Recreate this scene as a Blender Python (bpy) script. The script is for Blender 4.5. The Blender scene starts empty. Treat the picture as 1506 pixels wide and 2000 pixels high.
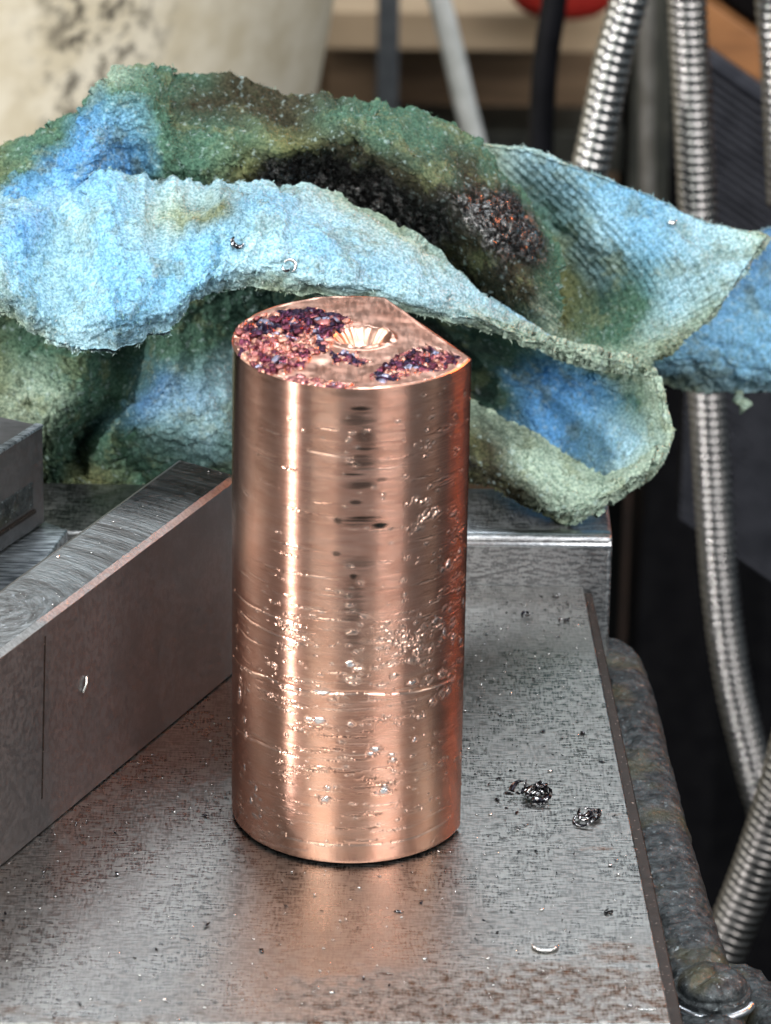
import bpy, math, random
import numpy as np
from mathutils import Matrix, Vector

# ------------------------------------------------------------------ camera, world, lights
SC = bpy.context.scene
COL = SC.collection
rng = np.random.default_rng(7)
random.seed(7)
W0, H0 = 1506.0, 2000.0                       # units of length: 1 = 1 cm
PITCH, ROLL, YAW, DP, FPX, DIST = .4451, .0161, .0081, .4255, 8620.0, 46.0
cpos = np.array([0, -DIST*math.cos(PITCH), DIST*math.sin(PITCH)+2.5])
fwd = np.array([math.sin(YAW)*math.cos(DP), math.cos(YAW)*math.cos(DP), -math.sin(DP)])
rt = np.array([math.cos(YAW), -math.sin(YAW), 0.0])
up = np.cross(rt, fwd)
rt, up = math.cos(ROLL)*rt+math.sin(ROLL)*up, -math.sin(ROLL)*rt+math.cos(ROLL)*up
cd = bpy.data.cameras.new('camera'); cam = bpy.data.objects.new('camera', cd); COL.objects.link(cam)
m = Matrix.Identity(4)
for i in range(3):
    m[i][0], m[i][1], m[i][2], m[i][3] = rt[i], up[i], -fwd[i], cpos[i]
cam.matrix_world = m
cd.sensor_fit = 'VERTICAL'; cd.sensor_height = 24.0; cd.lens = FPX/H0*24.0
cd.clip_start = 1.0; cd.clip_end = 1000.0
cd.dof.use_dof = True; cd.dof.focus_distance = 47.3; cd.dof.aperture_fstop = 0.40; cd.dof.aperture_blades = 0
SC.camera = cam

SC.view_settings.view_transform = 'Standard'; SC.view_settings.look = 'None'
SC.view_settings.exposure = 0.0; SC.view_settings.gamma = 1.0
SC.cycles.use_denoising = True
SC.cycles.max_bounces = 8; SC.cycles.diffuse_bounces = 3; SC.cycles.glossy_bounces = 4
SC.cycles.caustics_reflective = False; SC.cycles.caustics_refractive = False
SC.cycles.sample_clamp_indirect = 1.2

wd = bpy.data.worlds.new('World'); SC.world = wd; wd.use_nodes = True
wd.node_tree.nodes['Background'].inputs[0].default_value = (.62, .72, .80, 1)
wd.node_tree.nodes['Background'].inputs[1].default_value = .24

def area(name, az, el, dist, w, h, power, col=(1, 1, 1)):
    """az measured from the camera's side of the bar, positive to the right"""
    a, e = math.radians(az), math.radians(el)
    p = Vector((math.sin(a)*math.cos(e), -math.cos(a)*math.cos(e), math.sin(e)))*dist + Vector((0, 0, 3))
    l = bpy.data.lights.new(name, 'AREA'); l.shape = 'RECTANGLE'; l.size = w; l.size_y = h
    l.energy = power; l.color = col
    o = bpy.data.objects.new(name, l); COL.objects.link(o); o.location = p
    o.rotation_euler = (Vector((0, 0, 3))-p).to_track_quat('-Z', 'Y').to_euler()
    return o
area('ceiling_tube_light', 8, 66, 90, 70, 30, 64000, (.96, .98, 1))
area('rear_ceiling_light', 172, 46, 100, 80, 22, 42000, (.88, .94, 1))
area('bench_lamp', -57, 16, 70, 1.1, 10, 44000, (1, .95, .93))
area('left_band_fill', -108, 30, 90, 34, 45, 32000, (1, .95, .86))  # added area light for the golden band on the copper's left
area('front_left_band_fill', -27, 28, 90, 34, 34, 34000, (.98, 1, .92))  # added area light, makes the band left of the copper's centre
area('front_right_band_fill', 36, 28, 90, 36, 34, 46000, (1, .95, .93))  # added area light that brightens the copper right of centre
area('right_band_fill', 82, 35, 90, 12, 40, 12000, (1, .96, .88))  # narrow added light for the paler band towards the copper's right
area('orange_strip_fill', 122, 32, 60, 1.3, 11, 350, (1, .22, .05)).data.spread = math.radians(30)  # added orange light for the glowing strip at the copper's right edge

# ------------------------------------------------------------------ helpers
def ray(px, py):
    return fwd + rt*((px-W0/2)/FPX) - up*((py-H0/2)/FPX)
def G(px, py, z=0.0):
    d = ray(px, py); return cpos + d*((z-cpos[2])/d[2])
def Y(px, py, y):
    d = ray(px, py); return cpos + d*((y-cpos[1])/d[1])
def proj(P):
    d = np.atleast_2d(P)-cpos; z = d@fwd
    return np.stack([W0/2+FPX*(d@rt)/z, H0/2-FPX*(d@up)/z], 1)

def _h(ix, iy, iz, seed):
    n = (ix.astype(np.int64)*73856093) ^ (iy.astype(np.int64)*19349663) ^ (iz.astype(np.int64)*83492791) ^ (seed*2654435761)
    n = (n ^ (n >> 13)) * 1274126177 & 0x7fffffff
    n = (n ^ (n >> 16)) * 974634777 & 0x7fffffff
    return (n % 100003)/100003.0
def vnoise(x, y, seed=0, z=None):
    x = np.asarray(x, float); y = np.asarray(y, float)
    if z is None: z = np.zeros_like(x)
    x0, y0, z0 = np.floor(x), np.floor(y), np.floor(z)
    fx, fy, fz = x-x0, y-y0, z-z0
    fx, fy, fz = [f*f*(3-2*f) for f in (fx, fy, fz)]
    r = 0
    for i in (0, 1):
        for j in (0, 1):
            for k in (0, 1):
                if k and not np.any(fz): continue
                r = r + _h(x0+i, y0+j, z0+k, seed)*(fx if i else 1-fx)*(fy if j else 1-fy)*(fz if k else 1-fz)
    return r
def fbm(x, y, seed=0, o=4, z=None):
    r, a, t = 0, 1.0, 0
    for i in range(o):
        r = r + a*vnoise(x*2**i, y*2**i, seed+i*17, None if z is None else z*2**i); t += a; a *= .5
    return r/t
def worley(x, y, seed=0):
    x0, y0 = np.floor(x), np.floor(y); d1 = np.full(x.shape, 9.0); d2 = d1.copy(); idv = np.zeros(x.shape)
    z = np.zeros_like(x)
    for i in (-1, 0, 1):
        for j in (-1, 0, 1):
            cx = x0+i; cy = y0+j
            d = np.hypot(cx+_h(cx, cy, z, seed)-x, cy+_h(cx, cy, z, seed+5)-y)
            c = d < d1
            d2 = np.where(c, d1, np.minimum(d2, d)); idv = np.where(c, _h(cx, cy, z, seed+9), idv); d1 = np.where(c, d, d1)
    return d1, d2, idv
def sstep(a, b, x):
    t = np.clip((x-a)/(b-a), 0, 1); return t*t*(3-2*t)

def mesh_obj(name, V, F, mat, parent=None, smooth=True, cols=None, bevel=0):
    me = bpy.data.meshes.new(name)
    V = np.asarray(V, float)
    if isinstance(F, np.ndarray):
        k = F.shape[1]
        me.vertices.add(len(V)); me.vertices.foreach_set('co', V.ravel())
        me.loops.add(F.size); me.loops.foreach_set('vertex_index', F.ravel().astype(np.int32))
        me.polygons.add(len(F)); me.polygons.foreach_set('loop_start', (np.arange(len(F))*k).astype(np.int32))
        me.update(calc_edges=True)
    else:
        me.from_pydata([tuple(v) for v in V], [], [tuple(f) for f in F]); me.update()
    if smooth: me.polygons.foreach_set('use_smooth', np.ones(len(me.polygons), bool))
    for n, c in (cols or {}).items():
        c = np.asarray(c, float)
        if c.ndim == 1: c = np.stack([c]*3, 1)
        a = me.color_attributes.new(n, 'FLOAT_COLOR', 'POINT')
        a.data.foreach_set('color', np.concatenate([c, np.ones((len(c), 1))], 1).ravel())
    if mat: me.materials.append(mat)
    o = bpy.data.objects.new(name, me); COL.objects.link(o); o.parent = parent
    if bevel:
        b = o.modifiers.new('bevel', 'BEVEL'); b.width = bevel; b.segments = 3; b.limit_method = 'ANGLE'; b.harden_normals = False
        b.angle_limit = math.radians(25)
        for p in me.polygons: p.use_smooth = True
        me.set_sharp_from_angle(angle=math.radians(35)) if hasattr(me, 'set_sharp_from_angle') else None
    return o
def thing(name, label, cat, loc=(0, 0, 0), group=None):
    o = bpy.data.objects.new(name, None); COL.objects.link(o); o.location = loc
    o['label'] = label; o['category'] = cat
    if group: o['group'] = group
    o.empty_display_size = .2
    return o
def tag(o, label, cat, group=None):
    o['label'] = label; o['category'] = cat
    if group: o['group'] = group
    return o
def rebase(o, base):
    """put an unparented mesh's origin at base"""
    b = Vector(base); o.data.transform(Matrix.Translation(-b)); o.location = b
def grid_faces(nu, nv, wrap=False, off=0):
    i = np.arange(nu if wrap else nu-1)[:, None]; j = np.arange(nv-1)[None, :]
    a = i*nv+j; b = ((i+1) % nu)*nv+j
    return np.stack([a, b, b+1, a+1], -1).reshape(-1, 4)+off
def prism(poly, z0, z1):
    n = len(poly)
    V = [(p[0], p[1], z0) for p in poly]+[(p[0], p[1], z1) for p in poly]
    F = [tuple(range(n-1, -1, -1)), tuple(range(n, 2*n))]+[(i, (i+1) % n, n+(i+1) % n, n+i) for i in range(n)]
    return V, F
def ccw(poly):
    a = sum(poly[i][0]*poly[(i+1) % len(poly)][1]-poly[(i+1) % len(poly)][0]*poly[i][1] for i in range(len(poly)))
    return poly if a > 0 else poly[::-1]
def boxv(x0, x1, y0, y1, z0, z1):
    return prism([(x0, y0), (x1, y0), (x1, y1), (x0, y1)], z0, z1)
def catmull(P, n):
    P = np.asarray(P, float); k = len(P)
    Q = np.concatenate([[2*P[0]-P[1]], P, [2*P[-1]-P[-2]]])
    t = np.linspace(0, k-1, n); i = np.minimum(t.astype(int), k-2); f = (t-i).reshape(-1, *([1]*(P.ndim-1)))
    p0, p1, p2, p3 = Q[i], Q[i+1], Q[i+2], Q[i+3]
    return .5*((2*p1)+(-p0+p2)*f+(2*p0-5*p1+4*p2-p3)*f*f+(-p0+3*p1-3*p2+p3)*f**3)
def tube(P, rad, nr=24, n=None, ring=None, amp=0.0, wob=0):
    """swept tube; ring = pitch of the corrugation"""
    P = np.asarray(P, float); L = np.linalg.norm(np.diff(catmull(P, 200), axis=0), axis=1).sum()
    if n is None: n = int(L/ring*9) if ring else 80
    C = catmull(P, n*4); s = np.r_[0, np.cumsum(np.linalg.norm(np.diff(C, axis=0), axis=1))]
    ss = np.linspace(0, s[-1], n); C = np.stack([np.interp(ss, s, C[:, k]) for k in range(3)], 1)
    T = np.gradient(C, axis=0); T /= np.linalg.norm(T, axis=1)[:, None]
    ref = np.array([0, 1.0, 0]) if abs(T[0][1]) < .9 else np.array([1.0, 0, 0])
    N = ref-T*(T@ref)[:, None]; N /= np.linalg.norm(N, axis=1)[:, None]; B = np.cross(T, N)
    a = np.linspace(0, 2*np.pi, nr, endpoint=False)
    r = np.ones((n, nr))*(np.asarray(rad).reshape(-1, 1) if np.ndim(rad) else rad)
    if ring:
        ph = ss[:, None]/ring + a[None, :]/(2*np.pi)
        ph = ph-np.floor(ph)
        r = r + amp*(np.abs(np.sin(ph*np.pi))**.6-.6)
    V = C[:, None, :]+r[..., None]*(np.cos(a)[None, :, None]*N[:, None, :]+np.sin(a)[None, :, None]*B[:, None, :])
    V = V.reshape(-1, 3)
    i = np.arange(n-1)[:, None]; j = np.arange(nr)[None, :]
    F = np.stack([i*nr+j, i*nr+(j+1) % nr, (i+1)*nr+(j+1) % nr, (i+1)*nr+j], -1).reshape(-1, 4)
    e = len(V); V = np.concatenate([V, C[:1], C[-1:]])
    caps = [(e, (j+1) % nr, j) for j in range(nr)]+[(e+1, (n-1)*nr+j, (n-1)*nr+(j+1) % nr) for j in range(nr)]
    return V, [tuple(f) for f in F.tolist()]+caps

# ------------------------------------------------------------------ materials
class NT:
    def __init__(s, name):
        s.m = bpy.data.materials.new(name); s.m.use_nodes = True; s.t = s.m.node_tree
        s.b = s.t.nodes['Principled BSDF']; s.co = None
    def n(s, typ, **k):
        x = s.t.nodes.new(typ)
        for a, v in k.items():
            if a.startswith('i_'):
                key = a[2:]; key = int(key) if key.isdigit() else key.replace('_', ' ')
                s.put(x.inputs[key], v)
            else: setattr(x, a, v)
        return x
    def put(s, sock, v):
        if isinstance(v, bpy.types.NodeSocket): s.t.links.new(v, sock)
        elif isinstance(v, tuple) and len(v) == 3 and sock.type == 'RGBA': sock.default_value = (*v, 1)
        else: sock.default_value = v
    def set(s, **k):
        for a, v in k.items(): s.put(s.b.inputs[a.replace('_', ' ')], v)
        return s
    def coord(s, scale=(1, 1, 1), rot=(0, 0, 0), loc=(0, 0, 0)):
        g = s.n('ShaderNodeNewGeometry')
        mp = s.n('ShaderNodeMapping'); mp.inputs['Scale'].default_value = scale; mp.inputs['Rotation'].default_value = rot
        mp.inputs['Location'].default_value = loc
        s.t.links.new(g.outputs['Position'], mp.inputs['Vector']); return mp.outputs[0]
    def noise(s, sc, det=4, scale=(1, 1, 1), rot=(0, 0, 0), rough=.55, dist=0., loc=(0, 0, 0)):
        x = s.n('ShaderNodeTexNoise'); s.put(x.inputs['Vector'], s.coord(scale, rot, loc))
        x.inputs['Scale'].default_value = sc; x.inputs['Detail'].default_value = det
        x.inputs['Roughness'].default_value = rough; x.inputs['Distortion'].default_value = dist
        return x.outputs['Fac']
    def vor(s, sc, scale=(1, 1, 1), feature='F1', out='Distance'):
        x = s.n('ShaderNodeTexVoronoi'); x.feature = feature; s.put(x.inputs['Vector'], s.coord(scale))
        x.inputs['Scale'].default_value = sc; return x.outputs[out]
    def ramp(s, f, lo, hi, a=0., b=1.):
        x = s.n('ShaderNodeMapRange'); s.put(x.inputs[0], f)
        for i, v in zip((1, 2, 3, 4), (lo, hi, a, b)): x.inputs[i].default_value = v
        x.interpolation_type = 'SMOOTHSTEP'; return x.outputs[0]
    def mix(s, f, a, b, mode='MIX'):
        x = s.n('ShaderNodeMix'); x.data_type = 'RGBA'; x.blend_type = mode
        s.put(x.inputs[0], f); s.put(x.inputs[6], a); s.put(x.inputs[7], b); return x.outputs[2]
    def math(s, op, a, b=0.0):
        x = s.n('ShaderNodeMath'); x.operation = op; s.put(x.inputs[0], a); s.put(x.inputs[1], b); return x.outputs[0]
    def bump(s, h, strength=.3, dist=.01, normal=None):
        x = s.n('ShaderNodeBump'); s.put(x.inputs['Height'], h); x.inputs['Strength'].default_value = strength
        x.inputs['Distance'].default_value = dist
        if normal: s.put(x.inputs['Normal'], normal)
        return x.outputs[0]
    def attr(s, name):
        x = s.n('ShaderNodeAttribute'); x.attribute_name = name; return x.outputs['Color']
    def sep(s, comp):
        g = s.n('ShaderNodeNewGeometry'); x = s.n('ShaderNodeSeparateXYZ'); s.put(x.inputs[0], g.outputs['Position'])
        return x.outputs[comp]

def steel(name, base=(.36, .37, .38), dark=(.16, .17, .18), rough=.36, strokes=1.0, rust=0.0, rustpos=None, sc=1.0, speck=.5, metal=1.0):
    t = NT(name)
    a = t.noise(26*sc, 3, (.28, 1.6, 1)); b = t.noise(26*sc, 3, (1.7, .3, 1), loc=(3, 7, 0)); c = t.noise(1.1, 5)
    hs = t.ramp(a, .35, .65); vs = t.ramp(b, .35, .65)
    k = t.math('ADD', t.math('MULTIPLY', hs, .6), t.math('MULTIPLY', vs, .4))
    col = t.mix(t.ramp(k, .25, .75), dark, base)
    col = t.mix(t.ramp(c, .35, .7, 0, .5), col, tuple(.55*x for x in base))
    # scratches
    s1 = t.noise(60, 2, (.06, 2, 1), (0, 0, .12)); s2 = t.noise(60, 2, (2, .07, 1), (0, 0, -.1), loc=(5, 0, 0))
    sc_ = t.math('MAXIMUM', t.ramp(s1, .66, .72), t.ramp(s2, .68, .74))
    col = t.mix(t.math('MULTIPLY', sc_, .5*strokes), col, (.62, .64, .66))
    pit = t.ramp(t.noise(34, 2, loc=(9, 9, 0)), .30, .24)
    col = t.mix(t.math('MULTIPLY', pit, speck), col, (.03, .03, .03))
    r = t.math('ADD', t.ramp(k, 0, 1, rough-.06, rough+.1), t.math('MULTIPLY', t.ramp(c, .3, .7), .1))
    met = metal
    if rust:
        rn = t.noise(1.5, 8, (.8, 2.0, 1), rough=.72)
        f = rn
        if rustpos:
            f = t.math('ADD', rn, rustpos(t))
        rf = t.math('MULTIPLY', t.ramp(f, .50, .68, 0, rust), t.ramp(t.noise(7, 5, rough=.7), .40, .58, .25, 1))
        rf = t.math('MULTIPLY', rf, t.ramp(k, .1, .9, 1, .55))
        col = t.mix(rf, col, t.mix(t.ramp(t.noise(9, 3), .3, .7), (.022, .010, .005), (.075, .033, .014)))
        met = t.math('SUBTRACT', metal, t.math('MULTIPLY', rf, metal))
        r = t.math('ADD', r, t.math('MULTIPLY', rf, .28))
    if rust: t.set(Specular_IOR_Level=t.math('SUBTRACT', .5, t.math('MULTIPLY', rf, .42)))
    t.set(Base_Color=col, Metallic=met, Roughness=r, Normal=t.bump(k, .35*strokes, .006, t.bump(sc_, .2, .003)))
    return t.m

def plate_rust(t):
    # oil rust creeps in from the front right corner of the plate
    x, y = t.sep(0), t.sep(1)
    fx = t.ramp(x, -1.6, 2.4, 0, .66); fy = t.ramp(y, -4.6, -2.2, 1, 0)
    g = t.math('MULTIPLY', fx, fy)
    fy2 = t.ramp(y, -4.8, -2.2, .05, -.20)
    g = t.math('ADD', g, fy2)
    for px, py, sx_, sy_, k in ((1165, 1657, .36, .10, .30), (1195, 1590, .22, .07, .24), (1022, 1530, .14, .12, .2), (1190, 1850, .45, .3, .16), (1060, 1935, .5, .35, .2), (190, 1585, .16, .10, .22), (268, 1555, .08, .06, .25), (1000, 1300, .3, .2, .04)):
        c = G(px, py, 0)
        ex = t.math('MULTIPLY', t.math('SUBTRACT', x, float(c[0])), 1/sx_); ey = t.math('MULTIPLY', t.math('SUBTRACT', y, float(c[1])), 1/sy_)
        d = t.math('SQRT', t.math('ADD', t.math('MULTIPLY', ex, ex), t.math('MULTIPLY', ey, ey)))
        g = t.math('ADD', g, t.ramp(d, 1.3, .1, 0, k*1.25))
    return g
M = {}
M['plate'] = steel('ground_steel_plate', (.42, .415, .395), (.25, .247, .238), .27, .55, 1.0, plate_rust, sc=.9, speck=.12)
M['rear'] = steel('ground_steel_rear', (.55, .57, .58), (.26, .27, .28), .38, 1.0)
M['block'] = steel('dark_ground_steel', (.22, .215, .22), (.18, .176, .18), .34, .25, sc=.5, speck=.15, metal=.8)

t = NT('milled_steel')     # concentric milling arcs on the bar's top
mcx, mcy = -3.6, -1.4
xx = t.math('SUBTRACT', t.sep(0), mcx-.2); yy = t.math('SUBTRACT', t.sep(1), mcy+1.2)
rd = t.math('SQRT', t.math('ADD', t.math('MULTIPLY', xx, xx), t.math('MULTIPLY', yy, yy))); an = t.math('ARCTAN2', yy, xx)
cv = t.n('ShaderNodeCombineXYZ'); t.put(cv.inputs[0], t.math('MULTIPLY', rd, 9.0)); t.put(cv.inputs[1], t.math('MULTIPLY', an, 1.6))
def pn_(sc, det):
    x = t.n('ShaderNodeTexNoise'); t.put(x.inputs['Vector'], cv.outputs[0]); x.inputs['Scale'].default_value = sc; x.inputs['Detail'].default_value = det; x.inputs['Roughness'].default_value = .7
    return x.outputs['Fac']
w = pn_(1.0, 5); w2 = pn_(2.2, 3); fine = t.noise(12, 5, rough=.7)
col = t.mix(t.ramp(w, .35, .65), (.14, .13, .12), (.32, .32, .31))
col = t.mix(t.ramp(w2, .62, .70, 0, .8), col, (.6, .62, .64))
col = t.mix(t.ramp(t.noise(40, 2), .70, .74), col, (.7, .7, .7))
t.set(Base_Color=col, Metallic=1.0, Roughness=t.ramp(fine, .3, .7, .30, .45), Normal=t.bump(t.math('ADD', w, t.math('MULTIPLY', w2, .7)), .5, .02, t.bump(fine, .3, .01)))
M['milled'] = t.m
t = NT('bright_milled_steel')
a = t.noise(14, 4, (.25, 2.6, 1), (0, 0, -.75))
t.set(Base_Color=t.mix(t.ramp(a, .35, .65), (.15, .17, .19), (.75, .80, .85)), Metallic=1.0, Roughness=.42, Normal=t.bump(a, .6, .02))
M['bright'] = t.m
t = NT('polished_edge')
a = t.noise(25, 3)
t.set(Base_Color=t.mix(t.ramp(a, .3, .7), (.55, .6, .64), (.8, .83, .86)), Metallic=1.0, Roughness=.28, Normal=t.bump(a, .4, .01))
M['edge'] = t.m
t = NT('dull_chamfer')
a = t.noise(25, 3)
t.set(Base_Color=t.mix(t.ramp(a, .3, .7), (.28, .28, .27), (.40, .41, .40)), Metallic=1.0, Roughness=.42, Normal=t.bump(a, .4, .01))
M['chamfer'] = t.m
t = NT('oily_brown_iron')
a = t.noise(8, 5); b = t.noise(30, 2)
t.set(Base_Color=t.mix(t.ramp(b, .68, .72), t.mix(a, (.012, .008, .006), (.04, .025, .018)), (.45, .35, .3)), Metallic=.4, Roughness=.45, Normal=t.bump(a, .4, .02))
M['brown'] = t.m
t = NT('cast_iron')
a = t.noise(7, 6, rough=.7); b = t.vor(11); c = t.noise(1.6, 3)
col = t.mix(t.ramp(a, .3, .7), (.010, .013, .015), (.11, .125, .13))
col = t.mix(t.ramp(c, .5, .7, 0, .5), col, (.12, .11, .05))
col = t.mix(t.ramp(t.noise(16, 4, loc=(4, 4, 4), rough=.7), .60, .68, 0, .7), col, (.42, .48, .5))
t.set(Base_Color=col, Metallic=.55, Roughness=t.ramp(a, .3, .7, .5, .3), Normal=t.bump(t.math('ADD', a, t.math('MULTIPLY', b, .3)), .7, .05, t.bump(t.noise(24, 3), .6, .02)))
M['cast'] = t.m
t = NT('hose_metal')
a = t.noise(5, 4)
t.set(Base_Color=t.mix(a, (.24, .235, .23), (.50, .49, .48)), Metallic=1.0, Roughness=t.ramp(a, .3, .7, .22, .34))
M['hose'] = t.m
t = NT('clean_hose_metal')
a = t.noise(5, 4)
t.set(Base_Color=t.mix(a, (.34, .34, .33), (.60, .60, .59)), Metallic=1.0, Roughness=.22)
M['hose_pale'] = t.m
t = NT('grimy_hose_metal')
a = t.noise(4, 4)
t.set(Base_Color=t.mix(a, (.10, .098, .09), (.30, .29, .28)), Metallic=1.0, Roughness=t.ramp(a, .3, .7, .3, .4))
M['hose_dark'] = t.m
def simple(name, c1, c2, rough=.6, sc=2., metallic=0., scale=(1, 1, 1), bump=.2, spec=None):
    t = NT(name); a = t.noise(sc, 5, scale)
    t.set(Base_Color=t.mix(t.ramp(a, .3, .7), c1, c2), Roughness=rough, Metallic=metallic, Normal=t.bump(a, bump, .03))
    if spec is not None: t.set(Specular_IOR_Level=spec)
    return t.m
M['black'] = simple('black_paint_and_shade', (.003, .003, .004), (.006, .006, .007), .6, spec=.1)  # also paints the shade of the backdrop and under the copper bar
M['void'] = simple('unlit_black_floor', (.003, .003, .003), (.006, .006, .006), .9, spec=.05)  # near-black colour stands in for the darkness of the void
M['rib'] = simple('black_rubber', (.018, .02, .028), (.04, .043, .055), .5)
M['blackcable'] = simple('black_cable', (.003, .003, .004), (.006, .006, .008), .45, spec=.2)
M['white'] = simple('off_white_plastic', (.62, .63, .6), (.8, .8, .78), .5)
M['grey'] = simple('grey_paint', (.09, .10, .11), (.13, .14, .15), .5)
M['greyrod'] = simple('dull_steel', (.16, .15, .13), (.27, .26, .24), .45, metallic=.5)
M['wood'] = simple('brown_wood', (.17, .11, .065), (.30, .20, .12), .7, 1.2, scale=(.25, 1, 2))
M['tan'] = simple('tan_wood', (.45, .33, .21), (.62, .47, .31), .7, 1.0, scale=(.2, 1, 2))
M['orange'] = simple('orange_wood', (.20, .085, .03), (.32, .14, .05), .6, 1.5, scale=(.3, 1, 2))
M['red'] = simple('red_plastic', (.35, .02, .015), (.45, .03, .02), .45)
M['olive'] = simple('olive_rubber', (.02, .022, .018), (.05, .05, .04), .6)
t = NT('stained_cream_plastic')
a = t.noise(.9, 6, rough=.65, loc=(2, 0, 1)); b = t.noise(2.6, 5, rough=.7, loc=(0, 4, 0)); g = t.n('ShaderNodeVectorMath'); g.operation = 'DISTANCE'
col = t.mix(t.ramp(a, .35, .65), (.66, .58, .42), (.82, .75, .60))
blot = t.ramp(b, .60, .70)
sx = t.sep(0); band = t.math('MULTIPLY', t.ramp(sx, -5.9, -4.6), t.ramp(sx, -2.7, -4.2))
col = t.mix(t.math('MULTIPLY', t.math('MULTIPLY', blot, .3), t.ramp(sx, -1.5, -3.5)), col, (.22, .19, .14))
col = t.mix(t.math('MULTIPLY', t.math('MULTIPLY', t.ramp(b, .45, .6), band), .9), col, (.07, .06, .045))
t.set(Base_Color=col, Roughness=.6)
M['bucket'] = t.m

t = NT('machined_copper')
gr = t.noise(30, 3, (.12, .12, 2.2)); gr2 = t.noise(7, 4, (.5, .5, 1.3)); hz = t.noise(1.4, 4, (1, 1, .45))
sil = t.attr('silver'); gri = t.attr('grime'); nod = t.attr('nodule')
col = t.mix(t.ramp(gr2, .3, .7), (.93, .49, .35), (.96, .56, .425))
col = t.mix(t.ramp(gr, .38, .62, .22, 0), col, (.62, .30, .20))
col = t.mix(t.ramp(hz, .4, .8, 0, .3), col, (.80, .59, .42))
col = t.mix(nod, col, (.97, .70, .57))
col = t.mix(sil, col, (.82, .85, .88))
col = t.mix(gri, col, (.035, .035, .03))
tg = t.n('ShaderNodeTangent'); tg.direction_type = 'RADIAL'; tg.axis = 'Z'
rr = t.ramp(gr2, .3, .7, .235, .26)
t.set(Base_Color=col, Metallic=1.0, Roughness=rr, Anisotropic=1.0, Anisotropic_Rotation=.25, Tangent=tg.outputs[0],
      Normal=t.bump(gr, .5, .003, t.bump(t.noise(14, 3, (.5, .5, 1)), .03, .004)))
M['copper'] = t.m
t = NT('faced_copper')     # end face
c = t.noise(4, 4); f = t.noise(20, 3, (1, .2, 1), (0, 0, .5))
t.set(Base_Color=t.mix(t.attr('crust'), t.mix(t.ramp(c, .35, .65), (.76, .40, .29), (.86, .51, .39)), t.attr('tint')), Metallic=1.0, Roughness=t.ramp(f, .3, .7, .28, .38),
      Normal=t.bump(f, .15, .005))
M['face'] = t.m
t = NT('oxide_crust')
cc = t.attr('tint')
t.set(Base_Color=cc, Metallic=.8, Roughness=t.ramp(t.noise(20, 3), .3, .7, .3, .6), Normal=t.bump(t.noise(35, 3), .5, .01))
M['crust'] = t.m

t = NT('terry_cloth')
cc = t.attr('dye'); oil = t.attr('oil')
n1 = t.noise(9, 4, rough=.7); n2 = t.noise(2.2, 5, rough=.65, loc=(3, 3, 3)); n3 = t.noise(30, 3, (1, 1, 1), loc=(8, 1, 2))
col = t.mix(t.ramp(n2, .52, .62, 0, .42), cc, (.24, .26, .13))
col = t.mix(t.ramp(n1, .56, .64, 0, .42), col, (.07, .08, .045))
col = t.mix(t.ramp(n3, .38, .62, .9, 0), col, t.mix(1.0, col, (.45, .52, .52), 'MULTIPLY'))
col = t.mix(t.ramp(t.noise(12, 3, loc=(1, 9, 5)), .58, .7, 0, .35), col, (.50, .66, .66))
col = t.mix(oil, col, (.007, .007, .007))
gl = t.math('MULTIPLY', t.ramp(t.noise(14, 3, loc=(2, 2, 9)), .42, .56), oil)
t.set(Base_Color=col, Roughness=t.math('SUBTRACT', .92, t.math('MULTIPLY', gl, .8)), 
      Coat_Weight=gl, Coat_Roughness=.12, Specular_IOR_Level=t.math('ADD', .10, t.math('MULTIPLY', gl, .9)),
      Normal=t.bump(t.math('ADD', n3, t.noise(55, 2)), .8, .02))
M['cloth'] = t.m
t = NT('bright_steel_chip'); t.set(Base_Color=(.75, .75, .74), Metallic=1.0, Roughness=.25); M['chip'] = t.m
t = NT('dark_steel_chip'); a = t.noise(30, 2); t.set(Base_Color=t.mix(t.ramp(a, .50, .62), (.015, .015, .02), (.55, .55, .57)), Metallic=1.0, Roughness=.25); M['chipdark'] = t.m

# ------------------------------------------------------------------ vise / bench
vise = thing('machine_vise', 'grey ground steel machine bed with rust stains and a raised rear step', 'vise', (0, 0, 0))
fr = G(1310, 1996)[:2]; br = G(1140, 1150)[:2]; fl = G(-300, 1999)[:2]
ybk = float(G(1000, 1143)[1])
dr = (br-fr)/(br[1]-fr[1])
brx = fr+dr*(ybk-fr[1])
V, F = prism(ccw([tuple(fl), tuple(fr), tuple(brx), (-7.5, ybk)]), -.5, 0)
mesh_obj('bed_plate', V, F, M['plate'], vise, bevel=.02)
# bright ground rim along the front edge
V, F = boxv(-7, 0, 0, 0, 0, 0) if False else prism(ccw([(fl[0], fl[1]-.004), (fl[0], fl[1]-.05), (fr[0]+.005, fr[1]-.05), (fr[0]+.005, fr[1]-.004)]), -.5, -.012)
mesh_obj('front_edge', V, F, M['edge'], vise, bevel=.01)
# brown ledge beside the plate, a little lower
a0, a1 = fr+dr*0+np.array([.008, 0]), brx+np.array([.008, -.05])
V, F = prism(ccw([tuple(a0+[0, -.6]), tuple(a0+[.155, -.6]), tuple(a1+[.10, 0]), tuple(a1)]), -.6, -.06)
mesh_obj('side_ledge', V, F, M['brown'], vise, bevel=.015)
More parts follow.
